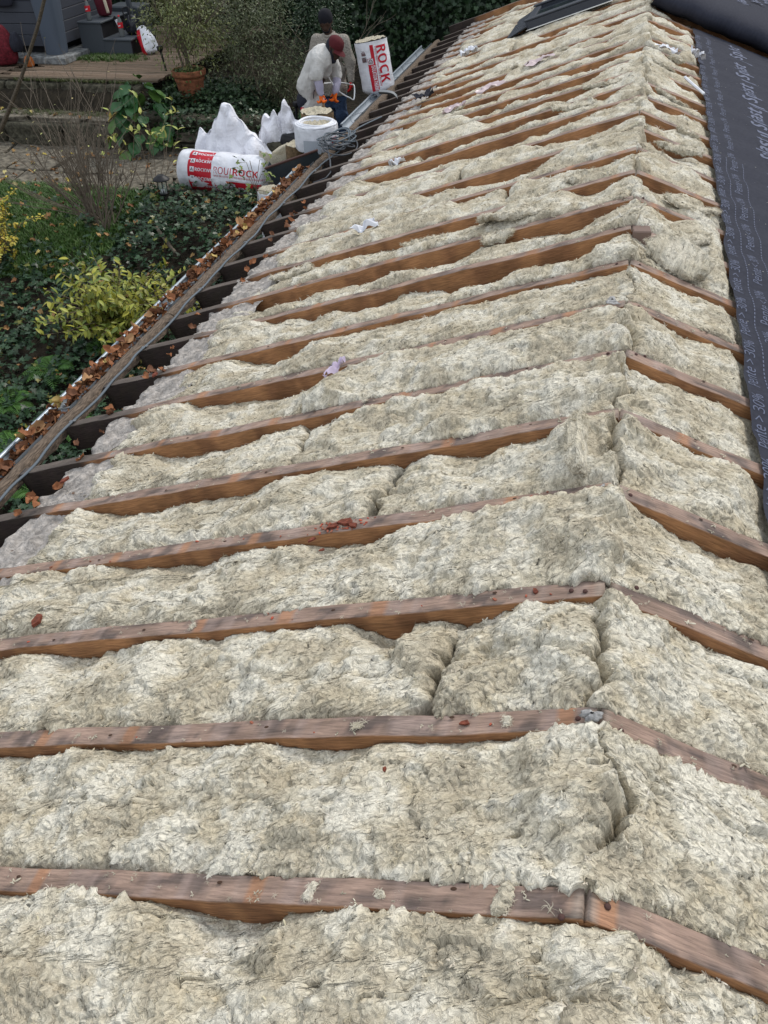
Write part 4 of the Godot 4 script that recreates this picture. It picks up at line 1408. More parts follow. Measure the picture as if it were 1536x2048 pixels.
	for q in 40:
		var e := rng.randf_range(0.2, 1.0)
		var tip := Vector3(rng.randf_range(-0.4, 0.5) * e, rng.randf_range(0.0, 0.95), rng.randf_range(-0.3, 1.2))
		var pts := curve([Vector3(rng.randf_range(-0.05, 0.05), 0, 0), tip * Vector3(0.4, 0.8, 0.4), tip], 6)
		stems.append(tube_mesh(pts, [0.006, 0.004, 0.003], 5, false))
		for k in range(4, pts.size()):
			for sg in 5:
				var o := Vector3(rng.randfn(), rng.randfn() * 0.6, rng.randfn()).normalized()
				w.append(turned(o, rng.randf_range(-0.6, 0.6), pts[k] + o * 0.02, rng.randf_range(0.7, 1.3)))
				c.append(mixcol(Color(0.52, 0.36, 0.045), Color(0.33, 0.34, 0.05), 0.8, 1.25))
	part("stems", merged(stems), M.stem, t)
	scatter("foliage", small, M.leaf, w, c, t)
	# --- ferns
	var fl := ["large green fern under the yellow shrub", "green fern at the photo's left border", "small fern right below the yellow shrub's base", "fern half hidden by the leaf-filled gutter", "lowest fern between the gutter and the near rafter tails", "fern below the left border's fern", "fern beside the lowest stretch of gutter", "dark fern between two rafter tails", "small fern peeping out past the rafter tails by the yellow shrub"]
	var fp := [Vector3(-5.5, 0, -5.9), Vector3(-5.65, 0, -5.3), Vector3(-5.2, 0, -6.35), Vector3(-4.8, 0, -5.1), Vector3(-4.3, 0, -3.5), Vector3(-5.3, 0, -4.75), Vector3(-4.75, 0, -4.2), Vector3(-3.75, 0, -3.9), Vector3(-3.9, 0, -5.3)]
	for q in fp.size():
		fern(Vector3(fp[q].x, ground_h(fp[q].x, fp[q].z) + 0.05, fp[q].z), 0.44 if q != 2 else 0.34, 10, fl[q])
	# --- bare twiggy bush
	t = thing("bare_bush", "leafless twiggy grey-brown bush standing by the lawn", "bush", Vector3(-6.25, -2.12, -8.55))
	stems = []
	var tips := []
	for q in 36:
		var a := rng.randf() * TAU
		var d := Vector3(cos(a) * rng.randf_range(0.1, 0.75) - 0.12, 1.0, sin(a) * rng.randf_range(0.1, 0.6) - 0.15)
		branch_tree(stems, Vector3(rng.randf_range(-0.12, 0.12), 0, rng.randf_range(-0.12, 0.12)), d, rng.randf_range(0.65, 1.2), rng.randf_range(0.006, 0.012), 2, 0.34, tips)
	for q in 6:
		branch_tree(stems, Vector3(0, 0.15, 0), Vector3(-1.0, rng.randf_range(0.1, 0.7), rng.randf_range(-0.4, 0.7)), rng.randf_range(0.8, 1.2), 0.007, 1, 0.25, tips)
	part("branches", merged(stems), M.stem_grey, t)
	w = []
	c = []
	for e in tips:
		if rng.randf() < 0.10:
			w.append(turned(e[1] + Vector3.DOWN, 0.0, e[0], 0.9))
			c.append(mixcol(Color(0.35, 0.28, 0.12), Color(0.3, 0.32, 0.1)))
	scatter("last_leaf", small, M.leaf, w, c, t)
	# --- thin young stems between the bush and the roll
	t = thing("young_shrub", "thin reddish stems with a few pale green leaves left of the fallen roll", "shrub", Vector3(-6.2, -2.0, -9.75))
	stems = []
	tips = []
	for q in 9:
		var d := Vector3(rng.randf_range(-0.35, 0.5), 1.0, rng.randf_range(-0.4, 0.3))
		branch_tree(stems, Vector3(rng.randf_range(-0.25, 0.25), 0, rng.randf_range(-0.1, 0.1)), d, rng.randf_range(0.45, 0.8), 0.005, 1, 0.4, tips)
	part("stems", merged(stems), M.stem, t)
	w = []
	c = []
	for e in tips:
		for k in 2:
			w.append(turned(e[1] + Vector3(rng.randfn(), -0.3, rng.randfn()) * 0.8, 0.0, e[0], rng.randf_range(0.8, 1.3)))
			c.append(mixcol(Color(0.25, 0.3, 0.06), Color(0.38, 0.36, 0.1)))
	scatter("foliage", oval, M.leaf, w, c, t)
	t = thing("sapling", "slender sapling with lobed leaves in front of the fallen roll's right end", "sapling", Vector3(-4.0, -1.85, -8.35))
	stems = []
	tips = []
	stems.append(tube_mesh(curve([Vector3.ZERO, Vector3(-0.03, 0.35, 0.0), Vector3(-0.1, 0.72, -0.05)], 6), [0.008, 0.004], 5))
	for e in [Vector3(-0.22, 0.72, 0.05), Vector3(-0.3, 0.62, 0), Vector3(0.1, 0.6, 0.05), Vector3(0.16, 0.5, 0), Vector3(0.2, 0.42, 0.1), Vector3(-0.12, 0.5, 0.1), Vector3(0.08, 0.75, 0)]:
		stems.append(tube_mesh([Vector3(-0.05, 0.42, 0), e * Vector3(0.5, 1, 0.5), e], [0.004, 0.003, 0.002], 5))
		for k in 5: tips.append(e + Vector3(rng.randfn(), rng.randfn(), rng.randfn()) * 0.045)
	part("stems", merged(stems), M.stem, t)
	w = []
	c = []
	for e in tips:
		w.append(Transform3D(Basis(Vector3.UP, rng.randf() * TAU) * Basis(Vector3.RIGHT, rng.randf_range(0.2, 1.2)), e))
		c.append(mixcol(Color(0.07, 0.12, 0.02), Color(0.2, 0.24, 0.05)))
	scatter("foliage", ivy, M.leaf, w, c, t)
	# --- large-leaved plant by the pot
	t = thing("bergenia", "broad-leaved green plant with some yellowing leaves by the terracotta pot", "plant", Vector3(-7.0, -1.75, -11.55))
	for q in 66:
		var a := rng.randf() * TAU
		var e := sqrt(rng.randf())
		var o := Vector3(cos(a) * 0.46 * e, 0.62 * (1.0 - e * e) - 0.25 * e * (0.5 + 0.5 * sin(a)) + 0.02 + 0.15 * rng.randf(), sin(a) * 0.45 * e + 0.12)
		var L := rng.randf_range(0.14, 0.23)
		var P := PackedVector3Array()
		for i in 7:
			var u := i / 6.0
			for j in 5:
				var v := j / 4.0 - 0.5
				var wd := L * 0.95 * pow(sin(PI * clampf(0.03 + 0.93 * u, 0, 1)), 0.6)
				P.append(Vector3(L * u, 0.35 * L * v * v * 2.0 - 0.35 * L * u * u + 0.05 * L * sin(u * 9.0 + v * 5.0 + q), wd * v))
		var d := Vector3(cos(a), rng.randf_range(-0.5, 0.25) - 0.5 * e, sin(a) + 0.35)
		var pick := rng.randf()
		var m: StandardMaterial3D = M.get("big_leaf")
		if m == null: m = mat("big_leaf", lin(0.03, 0.085, 0.028), 0.35)
		var m2: StandardMaterial3D = M.get("big_leaf_light")
		if m2 == null: m2 = mat("big_leaf_light", lin(0.07, 0.14, 0.03), 0.35)
		var m3: StandardMaterial3D = M.get("big_leaf_yellow")
		if m3 == null: m3 = mat("big_leaf_yellow", lin(0.30, 0.22, 0.04), 0.5)
		part("leaf", grid(P, 7, 5), m if pick < 0.58 else (m2 if pick < 0.94 else m3), t, turned(d, rng.randf_range(-0.4, 0.4), o, 1.0))
	# --- pot with a small tree
	t = thing("terracotta_pot", "ribbed terracotta pot overgrown with ivy, holding a small tree", "pot", Vector3(-6.58, -1.52, -12.35))
	lathe_part("pot_body", [Vector2(0.0, 0.0), Vector2(0.15, 0.0), Vector2(0.165, 0.02), Vector2(0.21, 0.3), Vector2(0.225, 0.32), Vector2(0.225, 0.345), Vector2(0.215, 0.355), Vector2(0.222, 0.37), Vector2(0.25, 0.375), Vector2(0.258, 0.40), Vector2(0.258, 0.45), Vector2(0.245, 0.465), Vector2(0.225, 0.46), Vector2(0.22, 0.40), Vector2(0.0, 0.40)], M.terracotta, t, Transform3D(), 32)
	w = []
	c = []
	for q in 420:
		var a := rng.randf() * TAU
		var r := 0.24 * sqrt(rng.randf())
		var p := Vector3(cos(a) * r, 0.43 + 0.04 * rng.randf(), sin(a) * r)
		if q < 110:
			var aa := rng.randf_range(0.4, 3.6)
			p = Vector3(cos(aa) * 0.25, 0.46 - 0.5 * rng.randf() * rng.randf(), sin(aa) * 0.25)
		w.append(Transform3D(Basis(Vector3.UP, rng.randf() * TAU) * Basis(Vector3.RIGHT, rng.randfn() * 0.6) * 0.55, p))
		c.append(mixcol(Color(0.03, 0.07, 0.02), Color(0.08, 0.13, 0.03)))
	scatter("pot_greenery", ivy, M.leaf, w, c, t)
	t = thing("potted_tree", "small airy tree with fine olive-green leaves growing in the terracotta pot", "tree", Vector3(-6.58, -1.1, -12.35))
	stems = []
	tips = []
	for q in 5:
		branch_tree(stems, Vector3(rng.randf_range(-0.06, 0.06), 0, rng.randf_range(-0.06, 0.06)), Vector3(rng.randf_range(-0.25, 0.25), 1, rng.randf_range(-0.25, 0.25)), 0.75, 0.02, 3, 0.5, tips)
	part("trunk", merged(stems), M.stem_grey, t)
	w = shrub_leaves(Vector3(0.0, 0.75, 0.0), Vector3(0.62, 0.72, 0.55), 5200, 46, 0.5, 0.2)
	for e in tips:
		for k in 4: w.append(turned(Vector3(rng.randfn(), rng.randfn() - 0.5, rng.randfn()), 0.0, e[0] + Vector3(rng.randfn(), rng.randfn(), rng.randfn()) * 0.05, 1.0))
	scatter("crown", fine_leaf, M.leaf, w, colours(w.size(), Color(0.075, 0.10, 0.03), Color(0.17, 0.18, 0.065)), t)
	# --- grey-green shrubs behind
	var spots := [[Vector3(-5.75, -2.0, -13.1), Vector3(0.85, 1.05, 0.6), 9000, "dense grey-green shrub left of the bending man", 0], [Vector3(-7.6, -1.2, -15.4), Vector3(1.0, 1.0, 0.7), 6500, "olive shrub behind the potted tree at the deck's end", 1], [Vector3(-6.6, -1.5, -14.6), Vector3(0.9, 1.3, 0.7), 7000, "tall dull green shrub between the potted tree and the men", 0], [Vector3(-4.95, -2.0, -13.9), Vector3(0.55, 1.3, 0.5), 5000, "dark upright shrub close behind the standing man", 2], [Vector3(-9.0, -1.2, -17.0), Vector3(1.3, 1.4, 0.8), 5000, "brownish shrub behind the hot tub steps", 1]]
	for e in spots:
		var at: Vector3 = e[0]
		var r: Vector3 = e[1]
		t = thing("garden_shrub", e[3], "shrub", at, "")
		stems = []
		tips = []
		for q in 7:
			branch_tree(stems, Vector3(rng.randf_range(-0.15, 0.15), 0, rng.randf_range(-0.15, 0.15)), Vector3(rng.randfn() * 0.4, 1, rng.randfn() * 0.4), r.y * 0.8, 0.014, 2, 0.5, tips)
		part("branches", merged(stems), M.stem_grey, t)
		w = shrub_leaves(Vector3(0, r.y * 0.95, 0), r, e[2], 60, 0.4, 0.19)
		var ca_: Color = [Color(0.05, 0.065, 0.03), Color(0.085, 0.09, 0.035), Color(0.02, 0.04, 0.02)][e[4]]
		var cb_: Color = [Color(0.11, 0.125, 0.06), Color(0.15, 0.14, 0.06), Color(0.04, 0.065, 0.03)][e[4]]
		scatter("foliage", fine_leaf if e[4] != 2 else small, M.leaf, w, colours(w.size(), ca_, cb_), t)
	# --- ivy behind the roll and pot, on the bank
	w = []
	c = []
	for i in 9000:
		var x := rng.randf_range(-7.2, -4.6)
		var z := rng.randf_range(-13.2, -11.3)
		var y := ground_h(x, z) + 0.22 * rng.randf()
		if z > -11.75: y = lerpf(-2.0, -1.52, rng.randf()) + (0.12 if rng.randf() < 0.5 else 0.0)
		if x < -6.6 and z > -11.9 and rng.randf() < 0.7: continue
		if x < -5.7 and y < -1.75 and rng.randf() < 0.8: continue
		w.append(Transform3D(Basis(Vector3.UP, rng.randf() * TAU) * Basis(Vector3.RIGHT, rng.randfn() * 0.6 + 0.3) * Basis(Vector3.BACK, rng.randfn() * 0.4), Vector3(x, y, z)))
		c.append(mixcol(Color(0.018, 0.038, 0.018), Color(0.04, 0.07, 0.03)))
	tag(scatter("bank_ivy", ivy, M.ivy, w, c), "ivy hanging over the low garden wall around the pot", "ivy", "", "stuff")
	# --- the ivy hedge closing the garden
	t = thing("ivy_hedge", "tall dark ivy-covered hedge closing the garden behind the men", "hedge", Vector3(0, -2.0, -17.6))
	var P := PackedVector3Array()
	for i in 61:
		for j in 21:
			var x := lerpf(-30.0, 9.0, i / 60.0)
			var y := lerpf(-0.3, 4.2, j / 20.0)
			P.append(Vector3(x, y, 0.25 * n_tone.get_noise_2d(x * 0.4, y * 0.4) - 0.12 * y))
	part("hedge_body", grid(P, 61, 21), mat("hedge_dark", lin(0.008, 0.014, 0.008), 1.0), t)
	w = []
	c = []
	for i in 42000:
		var x := rng.randf_range(-10.5, 6.5) if i < 30000 else rng.randf_range(-28.0, -10.5)
		var y := rng.randf_range(-0.2, 4.2) * (1.0 if rng.randf() < 0.4 else 0.5)
		var zz := 0.25 * n_tone.get_noise_2d(x * 0.4, y * 0.4) - 0.12 * y + 0.04 + 0.22 * rng.randf() + 0.18 * n_tone.get_noise_2d(x * 1.1, y * 1.1)
		if n_tone.get_noise_2d(x * 1.2 + 8.0, y * 1.2) > 0.16 and rng.randf() < 0.65: continue
		var b := Basis(Vector3.BACK, rng.randf() * TAU)
		b = Basis(Vector3.RIGHT, PI * 0.5 + rng.randfn() * 0.45) * Basis(Vector3.UP, -1.57 + rng.randfn() * 0.6)
		w.append(Transform3D(b.scaled_local(Vector3.ONE * rng.randf_range(1.0, 2.0)), Vector3(x, y, zz)))
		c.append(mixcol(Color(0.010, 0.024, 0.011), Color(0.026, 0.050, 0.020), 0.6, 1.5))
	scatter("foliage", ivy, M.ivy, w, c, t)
	# --- slanting bare branch in the upper left
	var br := part("bare_branch", tube_mesh(curve([Vector3(-9.3, -1.98, -10.72), Vector3(-8.95, -1.58, -10.8), Vector3(-8.5, -1.02, -10.8), Vector3(-8.15, -0.52, -10.82), Vector3(-7.92, -0.2, -10.8), Vector3(-7.62, 0.3, -10.8)], 6), [0.04, 0.04, 0.038, 0.038, 0.036, 0.034, 0.033, 0.036, 0.03, 0.03, 0.03, 0.028, 0.028, 0.026, 0.024], 9), mat("branch_bark", lin(0.17, 0.135, 0.095), 0.9, M.stone.albedo_texture, Vector3(6, 6, 6), M.stone.heightmap_texture, 0.4, true))
	tag(br, "single thick bare branch slanting up before the hot tub", "branch")
	var log_ := part("fallen_branch", tube_mesh(curve([Vector3(-5.55, -2.0, -8.6), Vector3(-5.3, -2.02, -8.3), Vector3(-5.0, -2.1, -8.0)], 5), [0.02, 0.035, 0.03, 0.022], 8), M.stem_grey)
	tag(log_, "broken grey branch lying in the ivy above the yellow shrub", "branch")
	# --- dead leaves heaped in the gutter: the heap, then single leaves on top
	var gl := []
	for k in 5: gl.append(crumpled_leaf(0.062, k * 2.1 + 4.0))
	for v in 3:
		w = []
		c = []
		for i in 1100:
			var z := rng.randf_range(-8.3, 0.9)
			if n_tone.get_noise_2d(z * 1.5, 3.0) < -0.32: continue
			w.append(Transform3D(Basis(Vector3.UP, rng.randf() * TAU) * Basis(Vector3.RIGHT, rng.randfn() * 0.8) * Basis(Vector3.BACK, rng.randfn() * 0.5) * rng.randf_range(0.55, 1.1), roof(-1, rng.randf_range(3.56, 3.705), rng.randf_range(-0.06, 0.02), z)))
			c.append(mixcol(Color(0.16, 0.06, 0.025), Color(0.28, 0.13, 0.06), 0.5, 1.25))
		tag(scatter("gutter_leaf_heap", gl[v], M.dead_leaf, w, c), "brown dead leaves packed along the gutter, " + ["lower layer", "curled ones among them", "crumpled ones among them"][v], "dead leaves", "", "stuff")
	for i in 120:
		var near := i < 90
		var z := rng.randf_range(-6.5, -1.9) if near else rng.randf_range(-8.2, -6.5)
		var m2: StandardMaterial3D = [mat_once("leaf_rust", lin(0.24, 0.095, 0.04)), mat_once("leaf_brown", lin(0.14, 0.06, 0.03)), mat_once("leaf_tan", lin(0.34, 0.19, 0.09)), mat_once("leaf_yellow", lin(0.45, 0.33, 0.12))][rng.randi_range(0, 2) if i % 11 else 3]
		var s := rng.randf_range(3.55, 3.68)
		var o := part("dead_leaf", gl[i % 5], m2, self, Transform3D(Basis(Vector3.UP, rng.randf() * TAU) * Basis(Vector3.RIGHT, rng.randfn() * 0.6) * rng.randf_range(0.8, 1.7), roof(-1, s, rng.randf_range(0.03, 0.06), z)))
		tag(o, "curled dead leaf lying on top of the leaves in the gutter", "dead leaf", "single dead leaves on the gutter")
	var spots2 := []
	for i in 34:
		var z := rng.randf_range(-7.0, -1.9)
		var o := part("dead_leaf", gl[i % 5], mat_once("leaf_rust", lin(0.24, 0.095, 0.04)) if i % 3 else mat_once("leaf_brown", lin(0.14, 0.06, 0.03)), self, Transform3D(Basis(Vector3.UP, rng.randf() * TAU) * Basis(Vector3.RIGHT, rng.randfn() * 0.4) * rng.randf_range(0.7, 1.2), roof(-1, rng.randf_range(2.93, 3.12), 0.0 + 0.03 * rng.randf(), z)))
		tag(o, "dead leaf lying on the crumbling mortar at the wall head", "dead leaf", "single dead leaves on the mortar")

func mat_once(called: String, c: Color) -> StandardMaterial3D:
	if not M.has(called): mat(called, c, 0.75)
	return M[called]

# ------------------------------------------------------------------ insulation rolls and sacks
func house_icon(st: SurfaceTool, place: Callable, x: float, y: float, s: float) -> void:
	var pts := [Vector2(-0.42, -0.4), Vector2(0.42, -0.4), Vector2(0.42, 0.1), Vector2(0.0, 0.48), Vector2(-0.42, 0.1)]
	for i in 5:
		var a: Vector2 = pts[i]
		var b: Vector2 = pts[(i + 1) % 5]
		var n := (b - a).normalized().orthogonal() * 0.07
		var q := [a - n, b - n, b + n, a + n]
		var w := []
		for p in q: w.append(place.call(Vector2(x, y) + p * s))
		quad(st, w[0], w[1], w[2], w[3])
	for k in 2:
		var q := [Vector2(-0.25, -0.22 + 0.2 * k), Vector2(0.25, -0.22 + 0.2 * k), Vector2(0.25, -0.12 + 0.2 * k), Vector2(-0.25, -0.12 + 0.2 * k)]
		var w := []
		for p in q: w.append(place.call(Vector2(x, y) + p * s))
		quad(st, w[0], w[1], w[2], w[3])

func peak_mark(st: SurfaceTool, place: Callable, x: float, y: float, s: float) -> void:
	for q in [[Vector2(-0.36, -0.32), Vector2(-0.1, 0.3), Vector2(0.08, 0.3), Vector2(-0.12, -0.32)], [Vector2(0.06, -0.1), Vector2(0.12, 0.2), Vector2(0.3, -0.32), Vector2(0.08, -0.32)]]:
		var w := []
		for p in q: w.append(place.call(Vector2(x, y) + p * s))
		quad(st, w[0], w[1], w[2], w[3])

func build_goods() -> void:
	# --- the full roll lying on the path
	var A := Vector3(-5.72, -1.745, -9.93)
	var ax := (Vector3(-4.42, -1.79, -9.86) - A).normalized()
	var L := 1.28
	var upv := Vector3.UP.slide(ax).normalized()
	var fw := ax.cross(upv).normalized()     # towards the camera
	if fw.z < 0.0: fw = -fw
	var R := 0.25
	var rad := func(u: float, th: float) -> float:
		var e := minf(u, L - u)
		return R * sqrt(maxf(0.0, 1.0 - pow(maxf(0.0, 1.0 - e / 0.09), 3.0))) * (1.0 + 0.035 * n_large.get_noise_2d(u * 0.7, th * 0.3) + 0.012 * n_mid.get_noise_2d(u * 0.5, th * 0.25))
	var at := func(p: Vector2, up: float, th0: float) -> Vector3:
		var th := th0 + p.y / R
		return A + ax * p.x + (fw * cos(th) + upv * sin(th)) * (rad.call(p.x, th) + up)
	var P := PackedVector3Array()
	for i in 61:
		var u := L * i / 60.0
		u = clampf(u, 0.0005, L - 0.0005)
		for k in 41:
			P.append(at.call(Vector2(u, 0), 0.0, TAU * (k % 40) / 40.0))
	var t := thing("insulation_roll", "full white and red wrapped insulation roll lying on the stone path", "insulation roll")
	part("wrapping", grid(P, 61, 41), M.bag_white, t)
	var on1 := func(p: Vector2) -> Vector3: return at.call(p, 0.002, 0.0)
	var on2 := func(p: Vector2) -> Vector3: return at.call(p, 0.004, 0.0)
	var on3 := func(p: Vector2) -> Vector3: return at.call(p, 0.006, 0.0)
	part("red_band", patch(0.21, -0.25, 0.545, 0.37, on1, 10, 20), M.bag_red, t)
	var marks := begin()
	for k in 5:
		var y := -0.16 + 0.108 * k
		part("white_square", patch(0.245, y, 0.305, y + 0.06, on2, 2, 2), M.bag_white, t)
		peak_mark(marks, on3, 0.275, y + 0.03, 0.06)
		var yy := y + 0.012
		part("lettering", letters("ROCKWOOL", 0.038, true, func(p: Vector2) -> Vector3: return at.call(p + Vector2(0.32, yy), 0.004, 0.0), 0.04, 1.12), M.bag_white, t)
	part("mark", finish(marks), mat_once("mark_dark", lin(0.1, 0.02, 0.025)), t)
	part("lettering", letters("ROUL", 0.082, false, func(p: Vector2) -> Vector3: return at.call(p + Vector2(0.58, 0.06), 0.002, 0.0), 0.04, 1.0), M.bag_red, t)
	part("lettering", letters("ROCK", 0.082, true, func(p: Vector2) -> Vector3: return at.call(p + Vector2(0.85, 0.06), 0.002, 0.0), 0.04, 1.2), M.bag_red, t)
	part("lettering", letters("laine de roche thermo-acoustique facile à dérouler", 0.027, false, func(p: Vector2) -> Vector3: return at.call(p + Vector2(0.58, 0.015), 0.002, 0.0), 0.04, 0.9), M.bag_red, t)
	part("red_strip", patch(0.585, -0.185, 1.24, -0.02, on1, 16, 8), M.bag_red, t)
	var icons := begin()
	for k in 3:
		var s := 0.115 if k < 2 else 0.08
		var x := 0.605 + 0.155 * k
		part("white_square", patch(x, -0.165, x + s, -0.165 + s, on2, 4, 4), M.bag_white, t)
		house_icon(icons, on3, x + s * 0.5, -0.165 + s * 0.5, s * 0.85)
	part("icon", finish(icons), mat_once("mark_dark", lin(0.1, 0.02, 0.025)), t)
	part("lettering", letters("ISOLATION", 0.04, true, func(p: Vector2) -> Vector3: return at.call(p + Vector2(1.02, -0.12), 0.004, 0.0), 0.04, 1.0), M.bag_white, t)
	# --- the cut roll standing on the eave
	t = thing("insulation_sack", "half-emptied white wrapped roll standing upright on the eave, wool showing on top", "insulation roll", Vector3(-3.5, -1.20, -11.95))
	var axis := Vector3(-0.17, 0.98, -0.05).normalized()
	var side := Vector3(1, 0, -0.12).slide(axis).normalized()
	var front := side.cross(axis).normalized()
	var H := 0.66
	var sack := func(p: Vector2, up: float) -> Vector3:
		# p.x from the front's middle round to the right, p.y up
		var ph := p.x / 0.215
		var r := 0.215 * (1.0 + 0.03 * n_large.get_noise_2d(ph * 0.3, p.y * 1.2)) * (1.0 - 0.25 * pow(clampf(1.0 - p.y / 0.07, 0.0, 1.0), 2.0)) + up
		return axis * p.y + (front * cos(ph) + side * sin(ph) * 1.06) * r
	P = PackedVector3Array()
	for i in 25:
		for k in 41:
			P.append(sack.call(Vector2((TAU * (k % 40) / 40.0) * 0.215, H * i / 24.0), 0.0))
	part("wrapping", grid(P, 25, 41), M.bag_white, t)
	part("base", slab_poly(range(20).map(func(k: int) -> Vector3: return sack.call(Vector2(-TAU * k / 20.0 * 0.215, 0.0), -0.01)), 0.004), M.bag_white, t)
	P = PackedVector3Array()
	for i in 13:
		for k in 33:
			var ph := TAU * (k % 32) / 32.0
			var e := i / 12.0
			P.append((front * cos(ph) + side * sin(ph) * 1.06) * 0.208 * e + axis * (H + 0.012 + 0.03 * n_mid.get_noise_2d(cos(ph) * e * 0.22, sin(ph) * e * 0.22) + 0.02 * (1.0 - e)))
	part("wool_top", grid(P, 13, 33), M.wool_plain, t)
	var down := func(p: Vector2, x0: float, y0: float, up: float) -> Vector3: return sack.call(Vector2(x0 + p.y, y0 - p.x), up)
	part("lettering", letters("ROCK", 0.14, true, func(p: Vector2) -> Vector3: return down.call(p, 0.085, 0.60, 0.003), 0.04, 0.93), M.bag_red, t)
	part("lettering", letters("thermo-acoustique facile à dérouler", 0.028, false, func(p: Vector2) -> Vector3: return down.call(p, 0.055, 0.60, 0.003), 0.05, 0.8), M.bag_red, t)
	part("red_strip", patch(-0.055, 0.045, 0.045, 0.46, func(p: Vector2) -> Vector3: return sack.call(p, 0.0025), 6, 16), M.bag_red, t)
	part("red_strip", patch(0.0, 0.46, 0.045, 0.62, func(p: Vector2) -> Vector3: return sack.call(p, 0.0025), 4, 4), M.bag_red, t)
	part("lettering", letters("ISOLATION THERMIQUE", 0.05, true, func(p: Vector2) -> Vector3: return down.call(p, -0.025, 0.37, 0.0045), 0.04, 0.5), M.bag_white, t)
	icons = begin()
	for e in [[-0.05, 0.385, 0.07], [-0.13, 0.50, 0.065], [-0.13, 0.42, 0.065]]:
		part("white_square", patch(e[0], e[1], e[0] + e[2], e[1] + e[2], func(p: Vector2) -> Vector3: return sack.call(p, 0.0045), 3, 3), M.bag_white if e[0] > -0.1 else mat_once("mark_grey", lin(0.2, 0.19, 0.2)), t)
		house_icon(icons, func(p: Vector2) -> Vector3: return sack.call(p, 0.0065), e[0] + e[2] * 0.5, e[1] + e[2] * 0.5, e[2] * 0.8)
	part("icon", finish(icons), mat_once("mark_dark", lin(0.1, 0.02, 0.025)), t)
	# --- the part-used roll in a white sleeve
	t = thing("wrapped_roll", "squat part-used roll in a white plastic sleeve, wool coil showing, by the gutter", "insulation roll", Vector3(-3.68, -1.30, -9.55))
	lathe_part("sleeve", [Vector2(0.0, 0.0), Vector2(0.235, 0.0), Vector2(0.262, 0.02), Vector2(0.268, 0.12), Vector2(0.262, 0.22), Vector2(0.262, 0.27), Vector2(0.245, 0.30), Vector2(0.21, 0.305), Vector2(0.185, 0.29), Vector2(0.175, 0.25)], M.bag_white, t, Transform3D(), 48, 0.06)
	P = PackedVector3Array()
	for i in 13:
		for k in 37:
			var ph := TAU * (k % 36) / 36.0
			var e := i / 12.0
			P.append(Vector3(cos(ph) * 0.185 * e, 0.275 + 0.012 * sin(e * 14.0 + ph) + 0.035 * n_mid.get_noise_2d(cos(ph) * e * 0.2, sin(ph) * e * 0.2), sin(ph) * 0.185 * e))
	part("wool_coil", grid(P, 13, 37), M.wool_plain, t)
	part("red_print", patch(0.28, 0.04, 0.36, 0.17, func(p: Vector2) -> Vector3: return Vector3(sin(p.x / 0.27) * 0.275, p.y, cos(p.x / 0.27) * 0.275), 4, 4), M.bag_red, t)
	part("clear_patch", patch(-0.08, 0.0, 0.13, 0.15, func(p: Vector2) -> Vector3: return Vector3(sin(p.x / 0.27) * 0.274, p.y + 0.005, cos(p.x / 0.27) * 0.274), 6, 4), mat("film_grey", lin(0.36, 0.39, 0.43), 0.25), t)
	for k in 3:
		var pts := []
		for q in 25:
			var ph := TAU * q / 24.0
			pts.append(Vector3(cos(ph) * (0.245 - 0.02 * k), 0.285 + 0.01 * k + 0.006 * sin(ph * 3.0 + k), sin(ph) * (0.245 - 0.02 * k)))
		part("fold", tube_mesh(pts, [0.016], 7, false), M.bag_white, t)
	# --- cut wool rolls standing behind
	for e in [[Vector3(-3.92, -2.0, -10.35), 0.21, 0.92, "kraft-faced cut wool roll standing behind the white-sleeved roll"], [Vector3(-4.0, -2.0, -9.75), 0.155, 0.68, "smaller kraft-faced wool roll left of the white-sleeved roll"]]:
		t = thing("cut_roll", e[3], "insulation roll", e[0], "")
		lathe_part("kraft_side", [Vector2(e[1] * 0.98, 0.0), Vector2(e[1], 0.02), Vector2(e[1], e[2] - 0.02), Vector2(e[1] * 0.98, e[2])], M.wool_kraft, t, Transform3D(), 32, 0.05)
		P = PackedVector3Array()
		for i in 11:
			for k in 33:
				var ph := TAU * (k % 32) / 32.0
				var q := i / 10.0
				P.append(Vector3(cos(ph) * e[1] * q * 0.99, e[2] + 0.012 * sin(q * 13.0 + ph) + 0.03 * n_mid.get_noise_2d(cos(ph) * q * 0.2 + e[1], sin(ph) * q * 0.2), sin(ph) * e[1] * q * 0.99))
		part("wool_top", grid(P, 11, 33), M.wool_plain, t)
	part("red_print", patch(-0.02, 0.80, 0.06, 0.86, func(p: Vector2) -> Vector3: return Vector3(-3.92, -2.0, -10.35) + Vector3(sin(p.x / 0.21) * 0.215, p.y, cos(p.x / 0.21) * 0.215), 4, 2), M.bag_red, get_node("cut_roll"), Transform3D(Basis(), Vector3(3.92, 2.0, 10.35)))
	# a curved offcut lying on the pile
	t = thing("wool_offcut", "curved offcut of wool roll lying between the white sacks and the cut rolls", "insulation offcut", Vector3(-4.32, -1.62, -10.0))
	P = PackedVector3Array()
	for i in 33:
		var ph := lerpf(-2.7, 1.0, i / 32.0)
		for e in [[0.25, 0.0], [0.25, 0.13], [0.30, 0.15], [0.31, 0.0], [0.25, 0.0]]:
			P.append(Vector3(cos(ph) * e[0], e[1] + 0.03 * n_mid.get_noise_2d(ph * 0.1, e[0]), sin(-ph) * e[0] * 0.7))
	part("wool_strip", grid(P, 33, 5), M.wool_plain, t)
	part("wool_chunk", stone_block(Vector3(0.22, 0.2, 0.16), 3.0), M.wool_plain, t, Transform3D(Basis(Vector3.BACK, 0.5), Vector3(0.03, 0.10, 0.0)))
	part("wool_bed", stone_block(Vector3(0.55, 0.3, 0.4), 8.0), M.wool_plain, t, Transform3D(Basis(), Vector3(0.02, -0.12, -0.02)))
	# upright remnant near the sapling
	t = thing("upright_roll", "white and red roll end standing in the ivy under the gutter, wool on top", "insulation roll", Vector3(-3.98, -2.35, -8.62))
